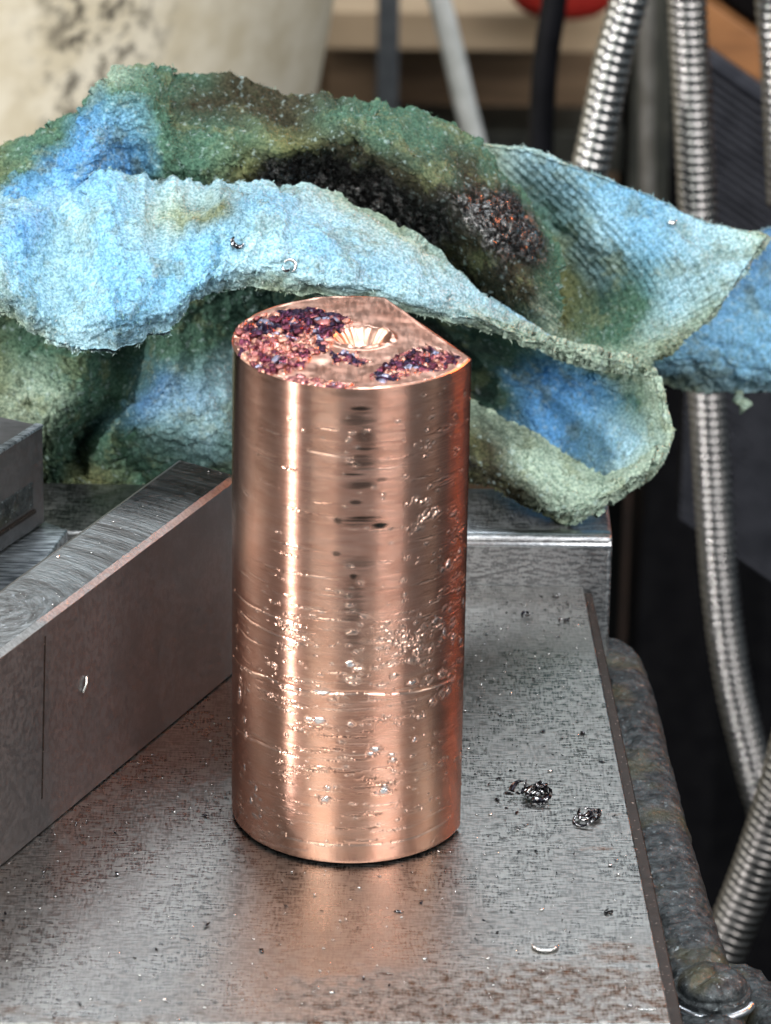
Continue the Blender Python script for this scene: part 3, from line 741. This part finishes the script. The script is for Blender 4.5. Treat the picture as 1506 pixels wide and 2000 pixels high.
# crust: faceted grains
GV, GF, GC = [], [], []
pal = np.array([(.13, .035, .06), (.34, .12, .12), (.06, .025, .055), (.60, .28, .22), (.03, .02, .045), (.62, .33, .26), (.32, .32, .44), (.42, .17, .17)])
ico = np.array([(0, 0, 1), (.894, 0, .447), (.276, .851, .447), (-.724, .526, .447), (-.724, -.526, .447), (.276, -.851, .447), (.724, .526, -.447), (-.276, .851, -.447), (-.894, 0, -.447), (-.276, -.851, -.447), (.724, -.526, -.447), (0, 0, -1)])
icf = np.array([(0, 1, 2), (0, 2, 3), (0, 3, 4), (0, 4, 5), (0, 5, 1), (1, 6, 2), (2, 7, 3), (3, 8, 4), (4, 9, 5), (5, 10, 1), (6, 7, 2), (7, 8, 3), (8, 9, 4), (9, 10, 5), (10, 6, 1), (11, 7, 6), (11, 8, 7), (11, 9, 8), (11, 10, 9), (11, 6, 10)])
ng = 0
for P_, k_ in REG:
    P_ = [(x, y) for x, y in P_]; xs = [p[0] for p in P_]; ys = [p[1] for p in P_]
    N_ = int((max(xs)-min(xs))*(max(ys)-min(ys))*.010*k_)
    for _ in range(N_):
        x, y = rng.uniform(min(xs), max(xs)), rng.uniform(min(ys), max(ys))
        if not inpoly(np.array([x]), np.array([y]), P_)[0]: continue
        p = G(x, y, Hc); rr0 = math.hypot(p[0], p[1])
        if rr0 > float(rad(np.array([math.atan2(p[1], p[0])]))[0])-.01: continue
        s0 = rng.uniform(.02, .068)*(.75 if k_ < .7 else 1)
        sc3 = rng.uniform(.6, 1.3, 3)*s0
        Q, _r = np.linalg.qr(rng.normal(size=(3, 3)))
        v = (ico*rng.uniform(.7, 1.2, (12, 1))*sc3)@Q.T*[1, 1, .6]+np.array([p[0], p[1], Hc+rng.uniform(-.02, .03)*k_])
        dark = fbm(np.array([x/26]), np.array([y/13]), 21, 2)[0]+(.10 if (y < 655 and x < 700) or x > 730 else -.12)
        c_ = pal[rng.choice(8, p=[.2, .12, .2, .03, .2, .03, .16, .06])] if dark > .52 else pal[rng.choice(8, p=[.12, .2, .05, .22, .02, .2, .05, .14])]
        GV.append(v); GF.append(icf+12*ng); GC.append(np.tile(c_*rng.uniform(.7, 1.2), (12, 1))); ng += 1
cr = mesh_obj('oxide_crust', np.concatenate(GV), np.concatenate(GF), M['crust'], cb, smooth=False, cols={'tint': np.concatenate(GC)})
cr['kind'] = 'stuff'; cr['label'] = 'purple and dark red crystalline crust on the bar end'

# ------------------------------------------------------------------ rag
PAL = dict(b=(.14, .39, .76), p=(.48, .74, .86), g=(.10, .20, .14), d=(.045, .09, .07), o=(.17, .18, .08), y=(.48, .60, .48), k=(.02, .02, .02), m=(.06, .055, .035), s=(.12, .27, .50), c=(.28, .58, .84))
rag = thing('shop_rag', 'crumpled oily blue-green terry cloth rag draped behind the copper bar', 'rag', tuple(map(float, Y(600, 950, 7))))
RO = np.array(rag.location)
fibV, fibF, fibC, fibO = [], [], [], []
def patch(rows, cols, seed, thick=.085, wrink=.10, spacing=.0235, fuzz=1.0, waffle=None, pile=1.0):
    """rows: lists of (px, py, depth)"""
    P = np.array([[Y(a, b_, c_) for (a, b_, c_) in r] for r in rows])
    Cc = np.array([[PAL[ch] for ch in s] for s in cols]); Oc = np.array([[1. if ch == 'k' else (.0) for ch in s] for s in cols])
    L1 = np.mean([np.linalg.norm(np.diff(P[:, j], axis=0), axis=1).sum() for j in range(P.shape[1])])
    L2 = np.mean([np.linalg.norm(np.diff(P[i], axis=0), axis=1).sum() for i in range(P.shape[0])])
    n1, n2 = max(12, int(L1/spacing)), max(12, int(L2/spacing))
    def surf(A): return np.swapaxes(catmull(np.swapaxes(catmull(A, n1), 0, 1), n2), 0, 1)
    S = surf(P)
    def lin(A):
        k1, k2 = A.shape[:2]; a = np.linspace(0, k1-1, n1)[:, None]; b_ = np.linspace(0, k2-1, n2)[None, :]
        a = a+.8*(fbm(uu*2.2, vv*2.2, seed+50, 4)-.5); b_ = b_+.8*(fbm(uu*2.2, vv*2.2, seed+60, 4)-.5)
        a = np.clip(a, 0, k1-1.0001); b_ = np.clip(b_, 0, k2-1.0001); i = a.astype(int); j = b_.astype(int); f = a-i; g_ = b_-j
        if A.ndim == 3: f = f[..., None]; g_ = g_[..., None]
        return (A[i, j]*(1-f)+A[i+1, j]*f)*(1-g_)+(A[i, j+1]*(1-f)+A[i+1, j+1]*f)*g_
    uu, vv = np.meshgrid(np.linspace(0, L1, n1), np.linspace(0, L2, n2), indexing='ij')
    D = lin(Cc); O = lin(Oc)
    def normals(S_):
        a = np.gradient(S_, axis=0); b_ = np.gradient(S_, axis=1); N_ = np.cross(b_, a)
        N_ /= np.linalg.norm(N_, axis=2)[..., None]+1e-12
        return N_*np.sign((N_*(cpos-S_)).sum(2))[..., None]
    N0 = normals(S)
    low = fbm(uu*.9+seed, vv*.9, seed, 3)-.5
    mid = np.abs(fbm(uu*1.6, vv*2.6, seed+3, 3)-.5)*2
    S = S+N0*(wrink*(low*1.6-mid*.8))[..., None]
    N = normals(S)
    w1, w2, wi = worley(uu/.062+.5*vnoise(uu*9, vv*9, seed), vv/.062+.5*vnoise(uu*9, vv*9, seed+1), seed)
    terry = (1-np.clip(w1, 0, 1)**1.4)*.035+(wi-.5)*.025+(fbm(uu*22, vv*22, seed+8, 2)-.5)*.035
    terry = terry*pile+(1-pile)*.03*(fbm(uu*24, vv*7, seed+12, 3)-.5)
    if waffle:
        wf = np.sin(uu/waffle*6.283)*np.sin(vv/waffle*6.283); terry = terry+.03*wf
    crease = (1-np.abs(2*fbm(uu*1.5+3, vv*1.1, seed+90, 3)-1))**14+.7*(1-np.abs(2*fbm(uu*3.2+3, vv*2.2, seed+91, 3)-1))**12
    terry = terry-.055*crease+O*(fbm(uu*20, vv*20, seed+30, 2)-.5)*.08
    rag_edge = .05*(vnoise(uu*5, vv*5, seed+77)-.5)+.012*(vnoise(uu*30, vv*30, seed+78)-.5)
    top = S+N*terry[..., None]
    bot = S-N*thick
    # ragged outline: push the rim in and out along the surface
    m1 = S-np.roll(S, 1, 0); m1[0] = S[0]-S[1]
    ring = lambda A: np.concatenate([A[0, :-1], A[:-1, -1], A[-1, :0:-1], A[:0:-1, 0]])
    idx = np.arange(n1*n2).reshape(n1, n2); rid = ring(idx); nr_ = len(rid)
    inner = np.concatenate([S[min(3, n1-1), :-1], S[:-1, -4], S[-4, :0:-1], S[:0:-1, 3]])
    rS, rN, rT = ring(S), ring(N), ring(terry); outd = rS-inner; outd /= np.linalg.norm(outd, axis=1)[:, None]+1e-9
    re = ring(rag_edge)
    rims = []
    for a_, (o1, dz) in enumerate(((.03, -.02), (.042, -thick*.5), (.03, -thick*.9))):
        jit = .02*(vnoise(np.arange(nr_)*.35, np.full(nr_, a_*3.3), seed+a_)-.5)
        rims.append(rS+outd*(o1+re+jit)[:, None]+rN*(dz)[:, None] if np.ndim(dz) else rS+outd*(o1+re+jit)[:, None]+rN*dz)
    V = np.concatenate([top.reshape(-1, 3), bot.reshape(-1, 3)]+rims)
    F = grid_faces(n1, n2); nb = n1*n2
    Fb = F[:, ::-1]+nb
    chain = [rid]+[2*nb+k*nr_+np.arange(nr_) for k in range(3)]+[rid+nb]
    Fr = []
    for c1, c2 in zip(chain[:-1], chain[1:]):
        Fr.append(np.stack([c1, c2, np.roll(c2, -1), np.roll(c1, -1)], 1))
    F = np.concatenate([F, Fb]+Fr)
    rc_ = ring(D)*.5+np.array(PAL['y'])*.5; ro_ = ring(O)*.5
    dye = np.concatenate([D.reshape(-1, 3)]*2+[rc_]*3); oil = np.concatenate([O.ravel()]*2+[ro_]*3)
    oilm = sstep(.15, .75, oil)
    fold = mesh_obj('rag_fold', V-RO, F, M['cloth'], rag, cols={'dye': dye, 'oil': oilm})
    # loose fibres
    nf_ = int(L1*L2*170*fuzz); ii = rng.integers(0, n1, nf_); jj = rng.integers(0, n2, nf_)
    ps = top[ii, jj]; ns = N[ii, jj]; cs = D[ii, jj]*rng.uniform(.9, 1.5, (nf_, 1)); os_ = np.clip(O[ii, jj], 0, 1)
    ne = int(nr_*.8*fuzz); ee = rng.integers(0, nr_, ne)
    ps = np.concatenate([ps, rims[1][ee]]); ns = np.concatenate([ns, outd[ee]+rng.normal(0, .35, (ne, 3))]); cs = np.concatenate([cs, rc_[ee]*rng.uniform(.9, 1.4, (ne, 1))]); os_ = np.concatenate([os_, ro_[ee]*.3])
    ln = np.concatenate([rng.uniform(.02, .045, nf_), rng.uniform(.02, .06, ne)*np.where(rng.random(ne) < .04, 1.7, 1)])
    tot = len(ps); nd = ns/np.linalg.norm(ns, axis=1)[:, None]
    tang = np.cross(nd, rng.normal(size=(tot, 3))); tang /= np.linalg.norm(tang, axis=1)[:, None]
    side = np.cross(nd, tang); wv = rng.uniform(.004, .0075, (tot, 1))
    pts = [ps-nd*.01, ps+nd*ln[:, None]*.5+tang*ln[:, None]*.35, ps+nd*ln[:, None]*.55+tang*ln[:, None]*.95]
    b0 = sum(len(x) for x in fibV)
    vs = np.stack([pts[0]-side*wv, pts[0]+side*wv, pts[1]-side*wv, pts[1]+side*wv, pts[2]], 1).reshape(-1, 3)
    k = np.arange(tot)[:, None]*5+b0
    fs = np.concatenate([k+np.array([0, 1, 3]), k+np.array([0, 3, 2]), k+np.array([2, 3, 4])])
    fibV.append(vs); fibF.append(fs); fibC.append(np.repeat(cs, 5, 0)); fibO.append(np.repeat(os_, 5))
    return fold
def lerp_rows(a, b_, fr, dep): return [(x1+(x2-x1)*fr, y1+(y2-y1)*fr, d) for (x1, y1), (x2, y2), d in zip(a, b_, dep)]

# A  front blue fold
At = [(-60, 372), (40, 365), (130, 352), (220, 335), (330, 348), (430, 352), (530, 350), (650, 372), (800, 440), (930, 560), (1060, 652), (1240, 706)]
Ab = [(-60, 590), (40, 640), (120, 670), (210, 682), (320, 652), (395, 588), (480, 564), (610, 580), (850, 624), (1000, 657), (1110, 685), (1235, 722)]
patch([lerp_rows(At, Ab, 0, [6.0, 5.9, 5.8, 5.7, 5.9, 6.1, 6.2, 6.3, 6.4, 6.5, 6.6, 6.7]),
       lerp_rows(At, Ab, .22, [5.2, 4.9, 5.3, 4.9, 5.2, 5.1, 5.1, 5.5, 5.7, 6.1, 6.3, 6.5]),
       lerp_rows(At, Ab, .5, [4.6, 4.5, 4.9, 4.3, 4.4, 4.6, 4.6, 4.7, 5.2, 5.8, 6.2, 6.4]),
       lerp_rows(At, Ab, .8, [4.2, 4.1, 4.3, 3.8, 4.1, 4.2, 4.3, 4.3, 4.9, 5.6, 6.1, 6.4]),
       lerp_rows(At, Ab, 1., [4.4, 4.3, 4.2, 4.0, 4.2, 4.4, 4.5, 4.5, 5.0, 5.7, 6.15, 6.5])],
      ['gpbcpppyyyyy', 'ybpcyocpypcy', 'pcpcccpcppyy', 'ycpcccpppyyy', 'yyppppyyyyyy'], 11, wrink=.16, pile=.55)
# B  back green ridge
Bt = [(-60, 330), (40, 262), (110, 230), (165, 186), (205, 126), (300, 122), (350, 148), (450, 152), (560, 188), (650, 170), (740, 185), (840, 220), (930, 270), (1000, 345), (1050, 420), (1085, 520)]
Bb = [(-60, 430), (30, 425), (100, 415), (180, 400), (250, 390), (330, 390), (400, 395), (480, 400), (560, 405), (650, 420), (740, 455), (830, 520), (900, 590), (960, 640), (1020, 670), (1088, 690)]
patch([lerp_rows(Bt, Bb, 0, [7.6, 7.5, 7.5, 7.4, 7.6, 7.8, 7.9, 7.9, 7.9, 7.9, 7.9, 7.9, 7.8, 7.7, 7.6, 7.5]),
       lerp_rows(Bt, Bb, .22, [7.0, 6.8, 6.9, 6.8, 6.6, 6.9, 7.2, 7.5, 7.3, 6.8, 6.8, 6.9, 6.8, 6.7, 6.8, 7.0]),
       lerp_rows(Bt, Bb, .45, [6.4, 6.2, 6.4, 6.0, 6.5, 6.5, 6.6, 6.7, 6.5, 6.5, 6.6, 6.4, 6.2, 6.1, 6.4, 6.8]),
       lerp_rows(Bt, Bb, .70, [5.9, 5.7, 6.0, 5.8, 6.6, 6.3, 6.4, 6.5, 6.9, 7.5, 7.3, 6.9, 6.4, 6.1, 6.3, 6.8]),
       lerp_rows(Bt, Bb, 1., [5.6, 5.4, 5.6, 5.9, 6.5, 6.5, 6.5, 6.7, 7.3, 7.7, 7.5, 7.3, 7.0, 6.8, 6.8, 7.0])],
      ['ogggyggmmmgggggg', 'oggbggmmmgggmkkg', 'ogbbcgggommmkkmg', 'gbcbbggokkkkmmmy', 'bccmbggmkkkmmmgy'], 23, wrink=.15)
# C  right sheet
patch([[(930, 280, 8.9), (1050, 305, 8.8), (1150, 338, 8.7), (1260, 380, 8.6), (1370, 425, 8.6), (1500, 457, 8.4)],
       [(975, 400, 8.6), (1070, 420, 8.9), (1170, 450, 8.4), (1270, 480, 8.2), (1360, 500, 8.1), (1450, 530, 8.1)],
       [(1030, 520, 8.2), (1100, 530, 8.5), (1180, 555, 8.2), (1260, 580, 7.9), (1330, 600, 7.8), (1393, 610, 7.9)],
       [(1060, 620, 7.8), (1110, 630, 7.7), (1160, 650, 7.5), (1220, 662, 7.4), (1280, 665, 7.5), (1338, 662, 7.7)],
       [(1080, 680, 7.3), (1110, 690, 7.2), (1150, 700, 7.1), (1200, 708, 7.1), (1245, 710, 7.3), (1290, 700, 7.6)]],
      ['ypccpy', 'dgpcpp', 'dodgpy', 'goggyy', 'gyyyyo'], 37, wrink=.10, pile=.7, waffle=.13)
# D  flap behind
patch([[(1180, 560, 10.6), (1350, 520, 10.8), (1480, 455, 10.8), (1640, 420, 10.8)],
       [(1190, 640, 10.3), (1350, 610, 10.1), (1480, 590, 10.2), (1640, 570, 10.2)],
       [(1215, 700, 10.1), (1340, 705, 9.8), (1470, 720, 9.8), (1640, 725, 9.9)],
       [(1235, 728, 10.3), (1350, 758, 10.2), (1460, 772, 10.2), (1640, 780, 10.2)]],
      ['dsss', 'dscs', 'gccc', 'dypp'], 41, wrink=.10, pile=.6)
# E  pocket
patch([[(780, 590, 8.4), (980, 640, 7.4), (1090, 682, 7.2), (1170, 706, 7.0), (1235, 716, 6.8), (1278, 742, 6.6)],
       [(780, 670, 8.9), (975, 712, 8.6), (1075, 745, 8.3), (1160, 775, 7.8), (1228, 795, 7.1), (1286, 800, 6.5)],
       [(790, 740, 8.9), (975, 785, 8.8), (1065, 830, 8.3), (1150, 865, 7.7), (1225, 875, 6.9), (1296, 866, 6.3)],
       [(880, 820, 8.2), (975, 860, 8.0), (1060, 900, 7.6), (1130, 935, 7.1), (1195, 950, 6.5), (1262, 925, 6.1)]],
      ['dgggyy', 'kdbbgy', 'kdbcpy', 'ddccyy'], 53, wrink=.10, pile=.5)
# F  lower rolled edge
patch([[(880, 765, 7.6), (985, 812, 7.2), (1060, 858, 6.9), (1135, 905, 6.6), (1200, 928, 6.4), (1284, 872, 6.25)],
       [(880, 830, 6.9), (970, 870, 6.5), (1040, 912, 6.2), (1115, 955, 6.0), (1190, 955, 5.9), (1275, 900, 5.95)],
       [(880, 900, 6.8), (955, 925, 6.4), (1015, 960, 6.1), (1085, 1000, 5.9), (1165, 985, 5.85), (1250, 935, 5.95)],
       [(880, 950, 7.1), (945, 950, 6.9), (1000, 980, 6.5), (1060, 1008, 6.1), (1125, 1026, 5.9), (1215, 962, 6.0)]],
      ['yyyyyy', 'omyyyy', 'kmmyyy', 'ommoyy'], 67, wrink=.08)
# G  shaded mass lower left
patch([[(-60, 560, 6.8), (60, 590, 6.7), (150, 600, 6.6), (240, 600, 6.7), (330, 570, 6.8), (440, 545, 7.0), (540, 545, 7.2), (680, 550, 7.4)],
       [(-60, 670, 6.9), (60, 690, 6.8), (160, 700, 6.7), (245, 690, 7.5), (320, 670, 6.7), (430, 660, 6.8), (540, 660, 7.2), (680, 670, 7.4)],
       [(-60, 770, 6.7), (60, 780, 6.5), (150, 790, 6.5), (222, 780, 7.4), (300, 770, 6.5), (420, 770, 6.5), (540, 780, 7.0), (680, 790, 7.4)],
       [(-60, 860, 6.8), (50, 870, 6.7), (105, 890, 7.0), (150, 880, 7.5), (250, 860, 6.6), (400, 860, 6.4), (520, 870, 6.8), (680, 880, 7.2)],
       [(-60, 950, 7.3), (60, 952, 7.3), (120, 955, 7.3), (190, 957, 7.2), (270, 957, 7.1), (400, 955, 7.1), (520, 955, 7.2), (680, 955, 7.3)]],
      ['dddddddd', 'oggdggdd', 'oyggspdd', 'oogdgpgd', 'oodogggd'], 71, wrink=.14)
fb_ = mesh_obj('loose_fibres', np.concatenate(fibV)-RO, np.concatenate(fibF), M['cloth'], rag, smooth=False, cols={'dye': np.clip(np.concatenate(fibC), 0, .8), 'oil': np.concatenate(fibO)})
fb_['kind'] = 'stuff'
# tag hanging from the flap
V, F = tube([Y(1440, 765, 10.1), Y(1447, 785, 10.05), Y(1458, 800, 10.0)], np.linspace(.05, .10, 24), 10, n=24)
V = np.array(V); V += (fbm(V[:, 0]*14, V[:, 2]*14, 5, 2)-.5)[:, None]*.08
mesh_obj('frayed_tuft', V-RO, F, M['cloth'], rag, cols={'dye': np.tile(PAL['y'], (len(V), 1)), 'oil': np.zeros(len(V))})

# ------------------------------------------------------------------ swarf
def crumple(c, size, n, seed):
    r_ = np.random.default_rng(seed); Vs, Fs = [], []; e = 0
    for k in range(n):
        a0 = r_.uniform(0, 6.28); rr = size*r_.uniform(.3, 1.1); L = r_.uniform(.8, 3.2); m_ = 14
        tq = np.linspace(0, L, m_); off = r_.normal(0, size*.35, 3)*[1, 1, .3]
        ctr = np.stack([rr*np.cos(tq+a0), rr*.7*np.sin(tq+a0), .25*size*np.sin(tq*2+a0)+.35*size], 1)+off
        ctr[:, 2] = np.abs(ctr[:, 2])+.01
        wv = np.array([0, 0, .15*size])+r_.normal(0, .1*size, 3)
        for s_, d_ in ((-1, 0), (1, 0), (1, .02), (-1, .02)): Vs.append(ctr+wv*s_+np.array([d_*.6, d_*.6, 0]))
        for q_ in range(4):
            a_ = e+q_*m_; b_ = e+((q_+1) % 4)*m_
            for i_ in range(m_-1): Fs.append((a_+i_, a_+i_+1, b_+i_+1, b_+i_))
        e += 4*m_
    return np.concatenate(Vs), Fs
def chip(px, py, z, size, n, seed, mat, label):
    c = G(px, py, z); V, F = crumple(c, size, n, seed); V[:, 2] -= V[:, 2].min()
    o = mesh_obj('metal_chip', V, F, M[mat]); o.location = c; tag(o, label, 'metal chip')
    return o
chip(1045, 1560, .002, .16, 16, 3, 'chipdark', 'largest dark curled metal chip on the plate right of the copper bar')
chip(1148, 1603, .002, .12, 12, 5, 'chipdark', 'crumpled black and silver chip near the right edge, second largest on the plate')
chip(1030, 1202, .002, .06, 3, 8, 'chipdark', 'small silvery shaving on the plate just before the rear step')
chip(1097, 1215, .002, .045, 3, 9, 'chipdark', 'small dark blue chip right of the silvery shaving near the rear step')
chip(1116, 1180, .002, .05, 1, 19, 'chipdark', 'small dark flake beside the corner of the rear step')
chip(1186, 1787, .002, .045, 3, 13, 'black', 'tiny black crumb near the right edge above the brown rust')
def crescent(P0, right, upv, r0, w, a0, a1, mat, label, th_=.02):
    n = 22; V = []; F = []; nn = np.cross(right, upv)
    for k in range(n):
        a = math.radians(a0+(a1-a0)*k/(n-1)); ww = w*math.sin(math.pi*(k+.4)/(n-.2))**.7
        for s_, d_ in ((-.5, 0), (.5, 0), (.5, 1), (-.5, 1)):
            V.append((right*math.cos(a)+upv*math.sin(a))*(r0+s_*ww)+nn*d_*th_*(1 if True else 0))
    for k in range(n-1):
        for q_ in range(4):
            F.append((k*4+q_, k*4+(q_+1) % 4, k*4+4+(q_+1) % 4, k*4+4+q_))
    F += [(0, 1, 2, 3), (n*4-4, n*4-1, n*4-2, n*4-3)]
    o = mesh_obj('metal_chip', V, F, M[mat]); o.location = P0; tag(o, label, 'metal chip'); return o
X_, Y_, Z_ = np.array([1., 0, 0]), np.array([0, 1., 0]), np.array([0, 0, 1.])
crescent(G(1065, 1845, .01), X_, Y_, .14, .035, 190, 350, 'chip', 'bright thin crescent shaving on the plate near the front edge', .03)
crescent(G(1262, 1968, .01), X_, Y_*.4, .11, .03, 200, 340, 'chip', 'pale sliver in the rust at the front right corner', .02)
ragdep = {}
def ragpoint(px, py):
    dg = bpy.context.evaluated_depsgraph_get(); best = None
    d = Vector(ray(px, py)).normalized()
    hit, loc, nr, idx, ob, mx = SC.ray_cast(dg, Vector(cpos), d)
    return np.array(loc), np.array(nr)
bpy.context.view_layer.update()
def rb_(px, py):
    p, nrm = ragpoint(px, py); return p-fwd*.08
crescent(rb_(466, 472), rt, up, .065, .06, 130, 340, 'chipdark', 'dark crescent chip stuck on the blue fold of the rag')
crescent(rb_(566, 520), rt, up, .07, .04, -70, 150, 'chip', 'shiny curled chip on the blue fold right of the dark crescent')
crescent(rb_(560, 522), rt, up, .045, .03, 150, 350, 'chipdark', 'short dark curl tucked inside the shiny curled chip')
# bead on the right flap
p = rb_(1311, 437)
v = np.array([(math.sin(a)*math.cos(b_), math.sin(a)*math.sin(b_), math.cos(a)) for a in np.linspace(0, math.pi, 9) for b_ in np.linspace(0, 2*math.pi, 12, endpoint=False)])
f = []
for i in range(8):
    for j in range(12): f.append((i*12+j, i*12+(j+1) % 12, (i+1)*12+(j+1) % 12, (i+1)*12+j))
v = v*np.array([.06, .04, .035])*(1+.3*rng.uniform(-1, 1, (len(v), 1)))
o = mesh_obj('metal_bead', v, f, M['chip']); o.location = p; tag(o, 'tiny silvery metal bead on the right flap of the rag', 'metal bead')
# clinging sliver on the dark bar face
fc = jf0+dj*0; 
def onbar(px, py):
    nb_ = np.array([dj[1], -dj[0], 0]); d = ray(px, py); p0 = np.array([*jf0, 0]); t_ = ((p0-cpos)@nb_)/(d@nb_); return cpos+d*t_, nb_
a_, nb_ = onbar(167, 1320); b_, _ = onbar(160, 1352)
V, F = tube([a_+nb_*.01, (a_+b_)/2+nb_*.03, b_+nb_*.01], .018, 8, n=10); tag(mesh_obj('metal_sliver', V, F, M['chip']), 'short bright sliver clinging to the dark face of the diagonal bar', 'metal sliver')
a_, nb_ = onbar(88, 1243); b_, _ = onbar(82, 1560)
ln_ = np.array([dj[0], dj[1], 0])
V = [p+nb_*d+ln_*w for p in (a_, b_) for d in (-.01, .004) for w in (-.012, .012)]
mesh_obj('scribe_line', np.array(V)-np.array(bar.location), [(0, 1, 3, 2), (4, 6, 7, 5), (0, 4, 5, 1), (2, 3, 7, 6), (0, 2, 6, 4), (1, 5, 7, 3)], M['brown'], bar, smooth=False)
# fine flecks: too many to count
GV, GF = [], []; ng = 0
for k in range(420):
    if k < 300:
        px, py = rng.uniform(0, 1300), rng.uniform(1380, 1990); p = G(px, py, .004)
        if p[0] > fr[0]+dr[0]*(p[1]-fr[1])-.05 or math.hypot(p[0], p[1]) < 1.3: continue
        rel = p[:2]-jf0
        if (rel@np.array([dj[1], -dj[0]])) < .03: continue
    elif k < 350:
        px, py = rng.uniform(920, 1150), rng.uniform(1160, 1400); p = G(px, py, .004)
    else:
        px, py = rng.uniform(0, 440), rng.uniform(900, 1280); p = G(px, py, hj+.034)
        if not inpoly(np.array([p[0]]), np.array([p[1]]), ip)[0]: continue
    s0 = rng.choice([.008, .012, .02], p=[.6, .32, .08])
    v = ico*rng.uniform(.5, 1.3, (12, 1))*s0*np.array([rng.uniform(.8, 1.8), 1, .5]); v[:, 2] -= v[:, 2].min()
    GV.append(v+p); GF.append(icf+12*ng); ng += 1
o = mesh_obj('metal_flecks', np.concatenate(GV), np.concatenate(GF), M['chip'], smooth=False)
o['kind'] = 'stuff'; tag(o, 'fine bright metal flecks scattered over the steel plate and bar', 'metal flecks')

GV, GF = [], []; ng = 0
for k in range(260):
    px, py = (rng.uniform(0, 1300), rng.uniform(1380, 1990)) if k < 120 else (rng.uniform(930, 1200), rng.uniform(1160, 1850)) if k < 180 else (rng.normal(1060, 130), rng.normal(1600, 90)) if k < 210 else (rng.normal(1150, 60), rng.normal(1200, 30))
    p = G(px, py, .003)
    if p[1] > ybk-.05 or p[0] > fr[0]+dr[0]*(p[1]-fr[1])-.05 or math.hypot(p[0], p[1]) < 1.3: continue
    if ((p[:2]-jf0)@np.array([dj[1], -dj[0]])) < .03: continue
    s0 = rng.choice([.010, .017, .03], p=[.6, .32, .08]); a = rng.uniform(0, 3.14)
    v = ico*rng.uniform(.4, 1.3, (12, 1))*s0*np.array([rng.uniform(1, 2.6), .8, .5]); v = v@np.array([[math.cos(a), math.sin(a), 0], [-math.sin(a), math.cos(a), 0], [0, 0, 1]])
    v[:, 2] -= v[:, 2].min(); GV.append(v+p); GF.append(icf+12*ng); ng += 1
o = mesh_obj('dark_grit', np.concatenate(GV), np.concatenate(GF), M['chipdark'], smooth=False)
o['kind'] = 'stuff'; tag(o, 'dark gritty crumbs of swarf strewn over the steel plate', 'grit')

for o in SC.objects:
    k = o.name.split('.')[0]
    if k == 'flexible_hose': o['group'] = 'ribbed metal hoses hanging at the right'
    elif k == 'metal_chip': o['group'] = 'loose metal chips on the plate and rag'
    elif k == 'metal_rod': o['group'] = 'thin rods behind the hoses'
